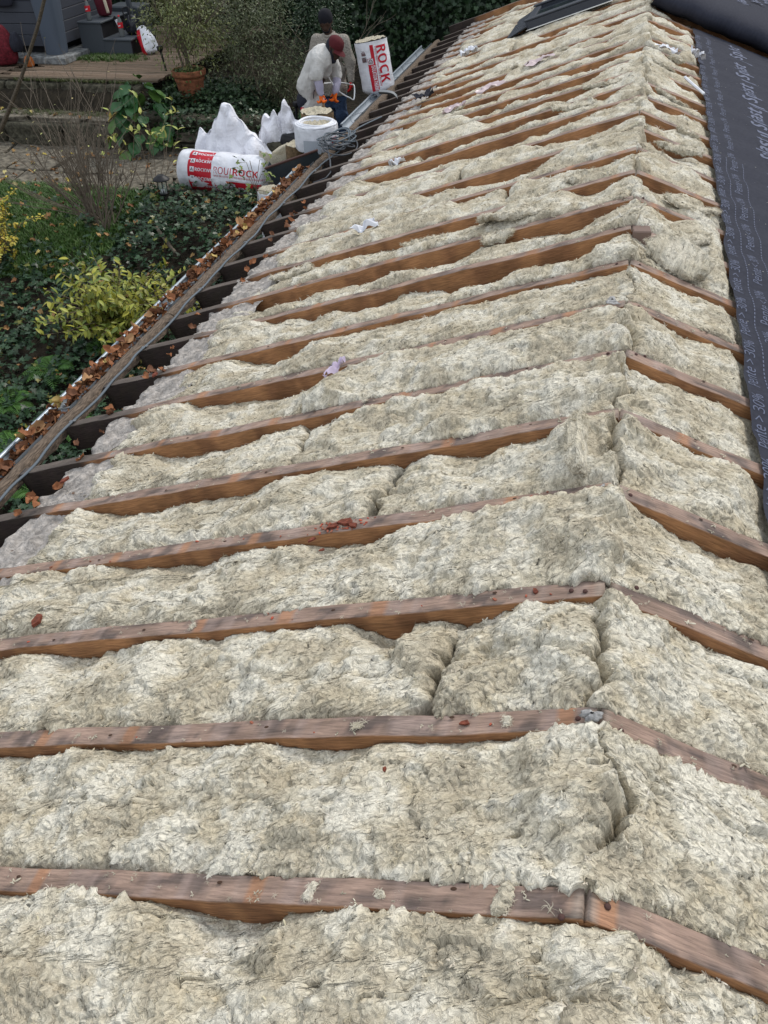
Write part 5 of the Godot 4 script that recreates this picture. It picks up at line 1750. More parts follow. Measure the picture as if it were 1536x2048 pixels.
	lathe_part("sleeve", [Vector2(0.15, 0.0), Vector2(0.155, 0.5), Vector2(0.155, 0.81), Vector2(0.14, 0.82)], M.bag_white, t, Transform3D(), 28, 0.06)
	lathe_part("red_print", [Vector2(0.1585, 0.60), Vector2(0.1585, 0.68)], M.bag_red, t, Transform3D(), 28)
	lathe_part("wool_top", [Vector2(0.14, 0.80), Vector2(0.13, 0.85), Vector2(0.06, 0.87), Vector2(0.0, 0.86)], M.wool_plain, t, Transform3D(), 24, 0.3)
	# --- empty white sacks, standing in crumpled peaks
	var sacks := [[Vector3(-5.42, -2.0, -10.38), 0.46, 0.2, [[0.0, 0.45], [0.15, 0.68], [0.32, 0.6], [0.5, 0.66], [0.8, 0.5], [1.0, 0.25]], 17.0, "lower white plastic sack left of the tallest sack"],
		[Vector3(-5.02, -2.0, -10.36), 0.80, 0.26, [[0.0, 0.6], [0.12, 0.82], [0.28, 1.04], [0.38, 1.02], [0.52, 0.82], [0.7, 0.66], [0.85, 0.55], [1.0, 0.4]], 5.0, "tallest white plastic sack standing in a crumpled peak behind the roll"],
		[Vector3(-4.66, -2.0, -10.62), 0.34, 0.18, [[0.0, 0.6], [0.25, 0.84], [0.45, 0.80], [0.65, 0.90], [1.0, 0.5]], 41.0, "small white sack between the two larger peaks"],
		[Vector3(-4.40, -2.0, -10.72), 0.46, 0.2, [[0.0, 0.5], [0.18, 0.85], [0.30, 1.02], [0.42, 0.92], [0.6, 0.74], [0.8, 0.70], [1.0, 0.35]], 29.0, "white plastic sack with a pointed tip nearest the cut rolls"]]
	for e in sacks:
		P = PackedVector3Array()
		var nu2 := 56
		var nw := 64
		for i in nu2 + 1:
			var u := float(i) / nu2
			var tall := lookup(e[3], u) * 0.95
			var side_in := sqrt(maxf(0.0, 1.0 - pow(absf(u * 2.0 - 1.0), 4.0)))
			for j in nw + 1:
				var w := -1.0 + 2.0 * j / nw
				var aw := absf(w)
				var y := tall * (1.0 - pow(aw, 2.4))
				var px := (u - 0.5) * float(e[1]) * (1.0 + 0.25 * aw)
				var pz := -signf(w) * float(e[2]) * pow(aw, 0.75) * side_in
				var q := Vector3(px + e[4], y, pz)
				var f := n_cell.get_noise_3d(q.x * 0.8, q.y * 0.55, q.z * 0.8)
				var g := absf(n_crease.get_noise_3d(q.x * 1.3, q.y * 0.6, q.z))
				var d := 0.16 * (f + 0.5) + 0.012 * n_mid.get_noise_3d(q.x * 0.5, q.y * 0.25, q.z * 0.5)
				pz += -signf(w) * d * smoothstep(0.0, 0.25, aw) * side_in
				px += 0.02 * n_large.get_noise_3d(q.x, q.y * 0.8, q.z + 4.0)
				y += 0.02 * n_large.get_noise_3d(q.x + 9.0, q.y, q.z) * (1.0 - aw)
				P.append(Vector3(px, y, pz))
		var o := part("white_sack", grid(P, nu2 + 1, nw + 1, PackedVector2Array(), PackedColorArray(), true), M.bag_film, self, Transform3D(Basis(), e[0]))
		tag(o, e[5], "plastic sack")
	var ds := part("dark_sack", stone_block(Vector3(0.5, 0.62, 0.4), 12.0), M.black, self, Transform3D(Basis(), Vector3(-4.28, -1.72, -10.7)))
	tag(ds, "black rubbish sack slumped behind the white sacks", "plastic sack")
	# --- dark sheet-metal trough leaning behind the gutter
	t = thing("metal_trough", "dark zinc trough with rusty rim leaning behind the gutter", "metal trough")
	var fA := frame_at(Vector3(-3.77, -1.385, -8.98), Vector3(0.65, 0.24, 0.05), Vector3(0.0, 0.95, 0.25))
	part("front_sheet", box_mesh(Vector3(0.72, 0.25, 0.006), 0.002, fA * Transform3D(Basis(), Vector3(0, 0, 0))), M.dark_zinc if M.has("dark_zinc") else dark_zinc(), t)
	part("rim", box_mesh(Vector3(0.74, 0.022, 0.03), 0.004, fA * Transform3D(Basis(), Vector3(0, 0.13, -0.005))), M.rust, t)
	part("bottom_sheet", box_mesh(Vector3(0.72, 0.006, 0.16), 0.002, fA * Transform3D(Basis(), Vector3(0, -0.124, -0.084))), M.dark_zinc, t)
	part("end_sheet", box_mesh(Vector3(0.006, 0.25, 0.16), 0.002, fA * Transform3D(Basis(), Vector3(-0.363, 0, -0.084))), M.dark_zinc, t)
	# --- solar lantern and path lights
	t = thing("solar_lantern", "black solar garden lantern with caged glass beside the fallen roll", "garden lantern", Vector3(-5.62, -2.04, -9.12))
	lathe_part("stake", [Vector2(0.0, -0.05), Vector2(0.012, -0.05), Vector2(0.012, 0.2), Vector2(0.0, 0.2)], M.black, t, Transform3D(), 8)
	lathe_part("cup", [Vector2(0.012, 0.18), Vector2(0.035, 0.2), Vector2(0.058, 0.225), Vector2(0.06, 0.24), Vector2(0.0, 0.24)], M.black, t, Transform3D(), 18)
	for k in 6:
		var ph := TAU * k / 6.0
		part("cage_bar", tube_mesh([Vector3(cos(ph) * 0.058, 0.235, sin(ph) * 0.058), Vector3(cos(ph) * 0.064, 0.40, sin(ph) * 0.064)], [0.005], 5), M.black, t)
	lathe_part("glass", [Vector2(0.048, 0.24), Vector2(0.052, 0.40)], M.glass, t, Transform3D(), 18)
	lathe_part("lamp", [Vector2(0.0, 0.24), Vector2(0.018, 0.245), Vector2(0.018, 0.275), Vector2(0.0, 0.29)], M.bag_white, t, Transform3D(), 10)
	lathe_part("cap", [Vector2(0.0, 0.455), Vector2(0.045, 0.455), Vector2(0.05, 0.445), Vector2(0.085, 0.425), Vector2(0.105, 0.405), Vector2(0.105, 0.395), Vector2(0.0, 0.395)], M.black, t, Transform3D(), 26)
	for e in [[Vector3(-7.2, -1.2, -12.85), 0.30, 0.15, "black path light standing at the deck edge by the potted tree"], [Vector3(-4.62, -2.02, -11.45), 0.72, -0.05, "black garden path light standing left of the bending man"]]:
		t = thing("path_light", e[3], "garden light", e[0])
		lathe_part("stake", [Vector2(0.0, 0.0), Vector2(0.016, 0.0), Vector2(0.018, e[1]), Vector2(0.0, e[1])], M.black, t, Transform3D(Basis(Vector3.BACK, e[2]), Vector3.ZERO), 9)
		lathe_part("head", [Vector2(0.018, e[1] - 0.03), Vector2(0.045, e[1]), Vector2(0.05, e[1] + 0.05), Vector2(0.035, e[1] + 0.06), Vector2(0.0, e[1] + 0.06)], M.black, t, Transform3D(Basis(Vector3.BACK, e[2]), Vector3.ZERO), 16)
	t = thing("green_bottle", "small green bottle with a red cap standing behind the white sacks", "bottle", Vector3(-4.32, -1.42, -10.95))
	lathe_part("body", [Vector2(0.0, 0.0), Vector2(0.04, 0.0), Vector2(0.042, 0.02), Vector2(0.042, 0.14), Vector2(0.02, 0.18), Vector2(0.02, 0.2)], mat_once("green_plastic", lin(0.02, 0.16, 0.03)), t, Transform3D(), 16)
	lathe_part("cap", [Vector2(0.024, 0.19), Vector2(0.024, 0.225), Vector2(0.0, 0.225)], M.bag_red, t, Transform3D(), 14)
	var pile := thing("garden_debris", "dark heap of earth and old roof debris under the cut rolls", "rubble heap", Vector3(-4.15, -2.1, -10.6))
	for k in 14:
		part("rubble", stone_block(Vector3(rng.randf_range(0.25, 0.5), rng.randf_range(0.2, 0.4), rng.randf_range(0.25, 0.45)), k * 3.0), M.soil if k % 3 else M.wall_stone, pile, Transform3D(Basis(Vector3.UP, rng.randf() * 3.0), Vector3(rng.randf_range(-0.55, 0.4), rng.randf_range(0.0, 0.42), rng.randf_range(-0.5, 0.3))))

func dark_zinc() -> StandardMaterial3D:
	var m := mat("dark_zinc", lin(0.05, 0.06, 0.07), 0.3)
	m.metallic = 0.35
	return m

# ------------------------------------------------------------------ hot tub, its steps and what lies about
func bottle(at: Vector3, label: String) -> void:
	var t := thing("bottle", label, "bottle", at, "")
	lathe_part("body", [Vector2(0.0, 0.005), Vector2(0.035, 0.0), Vector2(0.042, 0.02), Vector2(0.042, 0.10), Vector2(0.038, 0.13), Vector2(0.043, 0.17), Vector2(0.042, 0.21), Vector2(0.02, 0.285), Vector2(0.013, 0.30), Vector2(0.013, 0.31)], M.bottle_plastic, t, Transform3D(), 18)
	lathe_part("label_band", [Vector2(0.0435, 0.135), Vector2(0.0445, 0.15), Vector2(0.0445, 0.205), Vector2(0.0435, 0.22)], M.bottle_label, t, Transform3D(), 18)
	part("label_mark", patch(-0.02, 0.16, 0.025, 0.178, func(p: Vector2) -> Vector3: return Vector3(sin(p.x / 0.045) * 0.0458, p.y + p.x * 0.3, cos(p.x / 0.045) * 0.0458), 6, 1), M.bag_white, t)
	lathe_part("cap", [Vector2(0.0155, 0.30), Vector2(0.0155, 0.325), Vector2(0.0, 0.325)], M.bottle_label, t, Transform3D(), 12)

func bag_shape(size: Vector3, seed_: float, flop := 0.0) -> ArrayMesh:
	var P := PackedVector3Array()
	for i in 22:
		var v := i / 21.0
		for k in 41:
			var ph := TAU * (k % 40) / 40.0
			var r := pow(sin(PI * clampf(0.1 + v * 0.86, 0, 1)), 0.45) * (1.0 - 0.35 * v)
			r *= 1.0 + 0.25 * n_large.get_noise_3d(cos(ph) * 0.25 + seed_, v * 0.3, sin(ph) * 0.25) + 0.07 * n_mid.get_noise_3d(cos(ph) * 0.12 + seed_, v * 0.12, sin(ph) * 0.12)
			if i == 0 or i == 21: r = 0.0
			P.append(Vector3(cos(ph) * size.x * 0.5 * r + flop * v * v, size.y * v, sin(ph) * size.z * 0.5 * r))
	return grid(P, 22, 41)

func build_spa() -> void:
	M["bottle_plastic"] = mat("bottle_plastic", lin(0.12, 0.13, 0.13), 0.12)
	var b := thing("concrete_base", "pale concrete base slab under the hot tub", "slab")
	part("slab", box_mesh(Vector3(3.2, 0.1, 2.6), 0.01, Transform3D(Basis(), Vector3(-10.68, -1.152, -14.35))), M.concrete, b)
	var t := thing("hot_tub", "dark grey boarded hot tub with blue-grey corner post", "hot tub", Vector3(-9.3, -1.1, -13.3))
	# front faces the camera (z = 0), right side at x = 0
	for k in 5:
		var y := 0.11 + 0.165 * k
		part("front_board", box_mesh(Vector3(2.4, 0.158, 0.03), 0.005, Transform3D(Basis(), Vector3(-1.42, y + 0.08, -0.06))), M.spa_board, t)
		part("side_board", box_mesh(Vector3(0.03, 0.158, 1.7), 0.005, Transform3D(Basis(), Vector3(-0.06, y + 0.08, -1.08))), M.spa_board, t)
	part("plinth", box_mesh(Vector3(2.5, 0.11, 1.9), 0.006, Transform3D(Basis(), Vector3(-1.42, 0.056, -1.1))), M.black, t)
	part("core", box_mesh(Vector3(2.5, 0.84, 1.9), 0.006, Transform3D(Basis(), Vector3(-1.42, 0.53, -1.1))), M.black, t)
	# tapering rounded corner post
	var P := PackedVector3Array()
	for i in 9:
		var v := i / 8.0
		var r := lerpf(0.155, 0.21, v)
		for k in 25:
			var ph := TAU * (k % 24) / 24.0
			P.append(Vector3(-0.13 + signf(cos(ph)) * pow(absf(cos(ph)), 0.55) * r, v * 0.95, -0.13 + signf(sin(ph)) * pow(absf(sin(ph)), 0.55) * r))
	part("corner_post", grid(P, 9, 25), M.spa_post, t)
	part("rim", box_mesh(Vector3(2.7, 0.10, 2.1), 0.02, Transform3D(Basis(), Vector3(-1.42, 0.99, -1.1))), M.spa_post, t)
	part("cover", box_mesh(Vector3(2.6, 0.12, 2.0), 0.04, Transform3D(Basis(), Vector3(-1.45, 1.10, -1.1))), M.dark_grey, t)
	t = thing("hot_tub_steps", "dark grey two-tread steps beside the hot tub", "steps", Vector3(-9.2, -1.2, -13.85))
	for e in [[0.0, 0.42, 0.50], [0.42, 0.92, 0.25]]:
		var w: float = e[1] - e[0]
		part("side_panel", box_mesh(Vector3(w, e[2] - 0.03, 0.03), 0.004, Transform3D(Basis(), Vector3(e[0] + w * 0.5, (e[2] - 0.03) * 0.5, -0.02))), M.spa_step, t)
		part("side_panel", box_mesh(Vector3(w, e[2] - 0.03, 0.03), 0.004, Transform3D(Basis(), Vector3(e[0] + w * 0.5, (e[2] - 0.03) * 0.5, -0.93))), M.spa_step, t)
		part("riser", box_mesh(Vector3(0.025, e[2] - 0.03, 0.88), 0.004, Transform3D(Basis(), Vector3(e[1] - 0.014, (e[2] - 0.03) * 0.5, -0.475))), M.black, t)
		part("tread", box_mesh(Vector3(w + 0.03, 0.032, 0.98), 0.008, Transform3D(Basis(), Vector3(e[0] + w * 0.5 + 0.012, e[2] - 0.014, -0.475))), M.spa_step, t)
	var rail := part("handrail_post", box_mesh(Vector3(0.07, 1.3, 0.09), 0.01, Transform3D(Basis(Vector3.BACK, 0.12), Vector3(-8.78, -0.55, -14.95))), M.spa_step)
	tag(rail, "dark grey post rising behind the steps' bags", "post")
	var back_box := part("rear_step_box", box_mesh(Vector3(0.6, 0.55, 0.5), 0.02, Transform3D(Basis(), Vector3(-8.95, -0.92, -15.25))), M.spa_step)
	tag(back_box, "dark grey storage box behind the hot tub steps", "box")
	bottle(Vector3(-9.03, -0.70, -13.98), "clear drink bottle with red cap on the upper tread")
	bottle(Vector3(-8.52, -0.95, -14.05), "drink bottle with red label on the lower tread by the black bag")
	t = thing("maroon_backpack", "maroon backpack with cream strap standing on the upper tread", "backpack", Vector3(-8.93, -0.70, -14.35))
	part("body", bag_shape(Vector3(0.34, 0.52, 0.26), 3.0), M.maroon_cloth, t)
	part("strap", tube_mesh(curve([Vector3(0.05, 0.48, 0.08), Vector3(0.12, 0.3, 0.16), Vector3(0.14, 0.08, 0.14)], 5), [0.025], 6), M.cream, t)
	t = thing("black_bag", "black bag with glossy folds lying on the lower tread", "bag", Vector3(-8.42, -0.95, -14.3))
	part("body", bag_shape(Vector3(0.30, 0.30, 0.3), 8.0), mat("bag_black", lin(0.015, 0.016, 0.022), 0.35), t)
	part("handle", tube_mesh(curve([Vector3(-0.06, 0.22, 0.1), Vector3(-0.1, 0.38, 0.08), Vector3(0.0, 0.40, 0.05), Vector3(0.02, 0.22, 0.1)], 6), [0.012], 6), M.black, t)
	part("strap", tube_mesh(curve([Vector3(-0.12, 0.15, 0.1), Vector3(-0.25, 0.28, 0.12), Vector3(-0.3, 0.12, 0.1)], 6), [0.012], 6), M.black, t)
	part("pale_tag", box_mesh(Vector3(0.05, 0.09, 0.01), 0.002, Transform3D(Basis(Vector3.BACK, 0.4), Vector3(-0.2, 0.2, 0.15))), M.bag_white, t)
	t = thing("shopping_bag", "white shopping bag with a red side slumped on the deck by the steps", "bag", Vector3(-8.02, -1.2, -14.0))
	var fB := Transform3D(Basis(Vector3.BACK, 0.28) * Basis(Vector3.RIGHT, -0.3), Vector3.ZERO)
	part("bag_body", bag_shape(Vector3(0.36, 0.46, 0.24), 6.0, -0.05), M.bag_white, t, fB)
	part("red_side", patch(0.0, 0.0, 0.14, 0.40, func(p: Vector2) -> Vector3:
		var ph := 1.75 + p.x / 0.14
		var v := p.y / 0.46
		var r := pow(sin(PI * clampf(0.1 + v * 0.86, 0, 1)), 0.45) * (1.0 - 0.35 * v)
		r *= 1.0 + 0.25 * n_large.get_noise_3d(cos(ph) * 0.25 + 6.0, v * 0.3, sin(ph) * 0.25) + 0.07 * n_mid.get_noise_3d(cos(ph) * 0.12 + 6.0, v * 0.12, sin(ph) * 0.12)
		return Vector3(cos(ph) * 0.18 * r - 0.05 * v * v, p.y, sin(ph) * 0.12 * r) * Vector3(1.02, 1, 1.02), 8, 10), M.bag_red, t, fB)
	t = thing("red_backpack", "large red backpack leaning on the hot tub at the photo's left border", "backpack", Vector3(-10.12, -1.2, -12.9))
	part("body", bag_shape(Vector3(0.62, 0.62, 0.4), 14.0), M.red_cloth, t)
	part("strap", tube_mesh(curve([Vector3(0.02, 0.58, 0.08), Vector3(0.02, 0.4, 0.2), Vector3(0.06, 0.3, 0.2)], 5), [0.022], 6), M.cream, t)
	part("side_pocket", bag_shape(Vector3(0.2, 0.3, 0.26), 19.0), M.dark_cloth, t, Transform3D(Basis(), Vector3(0.3, 0.2, -0.02)))
	t = thing("orange_bundle", "small rust-orange bundle on the deck before the hot tub", "bundle", Vector3(-9.62, -1.2, -12.85))
	part("bundle", bag_shape(Vector3(0.2, 0.17, 0.17), 23.0), M.orange_ball, t)
	t = thing("cloth_shoe", "blue and white trainer lying at the deck edge by the red backpack", "shoe", Vector3(-10.15, -1.2, -12.3))
	part("upper", bag_shape(Vector3(0.26, 0.1, 0.11), 27.0), mat("shoe_blue", lin(0.12, 0.16, 0.32), 0.8), t, Transform3D(Basis(Vector3.UP, 0.3), Vector3(0, 0.012, 0)))
	part("sole", box_mesh(Vector3(0.27, 0.025, 0.10), 0.01, Transform3D(Basis(Vector3.UP, 0.3), Vector3(0, 0.013, 0))), M.bag_white, t)
	t = thing("dark_jacket", "dark jacket hanging over the hot tub rim at the photo's left border", "jacket", Vector3(-10.15, -0.42, -13.27))
	part("cloth", bag_shape(Vector3(0.5, 0.5, 0.12), 33.0), M.dark_cloth, t)

# ------------------------------------------------------------------ people
# a body from bones: each [a, b, radius a, radius b]; planes [point, normal] cut away what lies beyond them
func blob(st: SurfaceTool, bones: Array, cell: float, k: float, rough := 0.0, planes: Array = []) -> void:
	var lo := Vector3.ONE * 1e9
	var hi := -lo
	for b in bones:
		var r: float = maxf(b[2], b[3]) + cell * 3.0
		lo = lo.min(b[0] - Vector3.ONE * r).min(b[1] - Vector3.ONE * r)
		hi = hi.max(b[0] + Vector3.ONE * r).max(b[1] + Vector3.ONE * r)
	var n := Vector3i(((hi - lo) / cell).ceil()) + Vector3i.ONE
	var sx := n.y * n.z
	var F := PackedFloat32Array()
	F.resize(n.x * n.y * n.z)
	F.fill(9.0)
	for b in bones:
		var a: Vector3 = b[0]
		var ab: Vector3 = b[1] - a
		var l2 := maxf(ab.length_squared(), 1e-9)
		var ra: float = b[2]
		var rb: float = b[3]
		var r := maxf(ra, rb) + k + cell * 1.5
		var i0 := Vector3i(((a.min(b[1]) - Vector3.ONE * r - lo) / cell).floor()).max(Vector3i.ZERO)
		var i1 := Vector3i(((a.max(b[1]) + Vector3.ONE * r - lo) / cell).ceil()).min(n - Vector3i.ONE)
		for x in range(i0.x, i1.x + 1):
			for y in range(i0.y, i1.y + 1):
				var id := x * sx + y * n.z + i0.z
				for z in range(i0.z, i1.z + 1):
					var p := lo + Vector3(x, y, z) * cell - a
					var u := clampf(p.dot(ab) / l2, 0.0, 1.0)
					var d := (p - ab * u).length() - lerpf(ra, rb, u)
					var o := F[id]
					var h := k - absf(o - d)
					if h > 0.0: F[id] = minf(o, d) - h * h * 0.25 / k
					elif d < o: F[id] = d
					id += 1
	if rough > 0.0 or planes.size():
		for x in n.x:
			for y in n.y:
				for z in n.z:
					var id := x * sx + y * n.z + z
					if absf(F[id]) < 0.12:
						var p := lo + Vector3(x, y, z) * cell
						if rough > 0.0: F[id] += rough * (n_mid.get_noise_3d(p.x * 0.6, p.y * 0.35, p.z * 0.6) + 0.8 * n_large.get_noise_3d(p.x, p.y, p.z))
					for q in planes:
						var p := lo + Vector3(x, y, z) * cell
						F[id] = maxf(F[id], (p - q[0]).dot(q[1]))
	var vid := PackedInt32Array()
	vid.resize(F.size())
	vid.fill(-1)
	var V := PackedVector3Array()
	var off := [0, n.z, sx, sx + n.z, 1, n.z + 1, sx + 1, sx + n.z + 1]
	var cor := [Vector3(0, 0, 0), Vector3(0, 1, 0), Vector3(1, 0, 0), Vector3(1, 1, 0), Vector3(0, 0, 1), Vector3(0, 1, 1), Vector3(1, 0, 1), Vector3(1, 1, 1)]
	var edges := [[0, 1], [2, 3], [4, 5], [6, 7], [0, 2], [1, 3], [4, 6], [5, 7], [0, 4], [1, 5], [2, 6], [3, 7]]
	var tris := PackedInt32Array()
	for x in n.x - 1:
		for y in n.y - 1:
			for z in n.z - 1:
				var id := x * sx + y * n.z + z
				if F[id] > cell * 3.0: continue
				var inside := 0
				for q in 8:
					if F[id + off[q]] < 0.0: inside += 1
				if inside == 0 or inside == 8: continue
				var c := Vector3.ZERO
				var m := 0
				for e in edges:
					var fa := F[id + off[e[0]]]
					var fb := F[id + off[e[1]]]
					if (fa < 0.0) != (fb < 0.0):
						c += (cor[e[0]] as Vector3).lerp(cor[e[1]], fa / (fa - fb))
						m += 1
				vid[id] = V.size()
				V.append(lo + (Vector3(x, y, z) + c / m) * cell)
	for x in range(1, n.x - 1):
		for y in range(1, n.y - 1):
			for z in range(1, n.z - 1):
				var id := x * sx + y * n.z + z
				if absf(F[id]) > cell * 3.0: continue
				var s := F[id] < 0.0
				for e in [[sx, n.z, 1], [n.z, 1, sx], [1, sx, n.z]]:
					if s != (F[id + e[0]] < 0.0):
						var a := vid[id]
						var b := vid[id - e[1]]
						var c := vid[id - e[1] - e[2]]
						var d := vid[id - e[2]]
						if a < 0 or b < 0 or c < 0 or d < 0: continue
						if s: tris.append_array([a, c, b, a, d, c])
						else: tris.append_array([a, b, c, a, c, d])
	var N := PackedVector3Array()
	N.resize(V.size())
	for i in range(0, tris.size(), 3):
		var nn := (V[tris[i + 2]] - V[tris[i]]).cross(V[tris[i + 1]] - V[tris[i]])
		for q in 3: N[tris[i + q]] += nn
	for i in tris.size():
		st.set_normal(N[tris[i]].normalized())
		st.add_vertex(V[tris[i]])

func blob_part(called: String, bones: Array, cell: float, k: float, m: Material, parent: Node, rough := 0.0, planes: Array = []) -> void:
	var st := SurfaceTool.new()
	st.begin(Mesh.PRIMITIVE_TRIANGLES)
	blob(st, bones, cell, k, rough, planes)
	part(called, st.commit(), m, parent)

func head_bones(c: Vector3, fwd: Vector3, up: Vector3) -> Array:
	fwd = fwd.slide(up).normalized()
	var s := fwd.cross(up).normalized()
	var f := func(x: float, y: float, z: float) -> Vector3: return c + s * x + up * y + fwd * z
	var out := [[f.call(0, 0.035, -0.03), f.call(0, 0.03, 0.015), 0.088, 0.08], [f.call(0, -0.02, 0.03), f.call(0, -0.075, 0.055), 0.062, 0.04], [f.call(0, -0.08, 0.06), f.call(0, -0.098, 0.065), 0.028, 0.022],
		[f.call(0, 0.018, 0.088), f.call(0, -0.022, 0.108), 0.010, 0.015], [f.call(-0.035, 0.032, 0.080), f.call(0.035, 0.032, 0.080), 0.013, 0.013], [f.call(-0.02, -0.052, 0.09), f.call(0.02, -0.052, 0.09), 0.010, 0.010], [f.call(-0.02, -0.066, 0.087), f.call(0.02, -0.066, 0.087), 0.010, 0.010],
		[f.call(-0.045, -0.02, 0.05), f.call(-0.035, -0.03, 0.06), 0.03, 0.025], [f.call(0.045, -0.02, 0.05), f.call(0.035, -0.03, 0.06), 0.03, 0.025]]
	for q in [-1.0, 1.0]:
		out.append([f.call(q * 0.088, 0.02, -0.01), f.call(q * 0.082, -0.025, -0.005), 0.014, 0.011])
	return out

func hand_bones(wrist: Vector3, dir: Vector3, palm: Vector3, thumb_side: float, curl: float) -> Array:
	dir = dir.normalized()
	palm = palm.slide(dir).normalized()
	var s := dir.cross(palm).normalized() * thumb_side
	var out := [[wrist - dir * 0.03, wrist + dir * 0.01, 0.033, 0.032], [wrist + dir * 0.02 + s * 0.014, wrist + dir * 0.075 + s * 0.016, 0.020, 0.019], [wrist + dir * 0.02 - s * 0.016, wrist + dir * 0.07 - s * 0.02, 0.020, 0.018]]
	var lens := [0.072, 0.08, 0.075, 0.06]
	for k in 4:
		var o := s * (0.033 - 0.022 * k)
		var base := wrist + dir * 0.085 + o
		out.append([wrist + dir * 0.02 + o * 0.8, base, 0.014, 0.012])
		var d := dir
		var p := base
		for q in 3:
			d = (d * cos(curl) + palm * sin(curl)).normalized()
			var e: Vector3 = p + d * lens[k] * [0.45, 0.3, 0.25][q]
			out.append([p, e, 0.0135 - 0.001 * q, 0.0125 - 0.001 * q])
			p = e
			palm = (palm - d * palm.dot(d)).normalized()
		palm = palm.slide(dir).normalized()
	var tb := wrist + dir * 0.025 + s * 0.03
	var t1 := tb + (dir * 0.6 + s * 0.7 + palm * 0.3).normalized() * 0.04
	var t2 := t1 + (dir * 0.8 + s * 0.1 + palm * 0.6).normalized() * 0.032
	out.append([tb, t1, 0.014, 0.012])
	out.append([t1, t2, 0.0115, 0.0095])
	return out

func dome(c: Vector3, up: Vector3, fwd: Vector3, prof: Array, m: Material, parent: Node, called: String) -> void:
	fwd = fwd.slide(up).normalized()
	var s := fwd.cross(up).normalized()
	part(called, lathe_mesh(prof, 28, 0.05, 1.12), m, parent, Transform3D(Basis(s, up, -fwd), c))

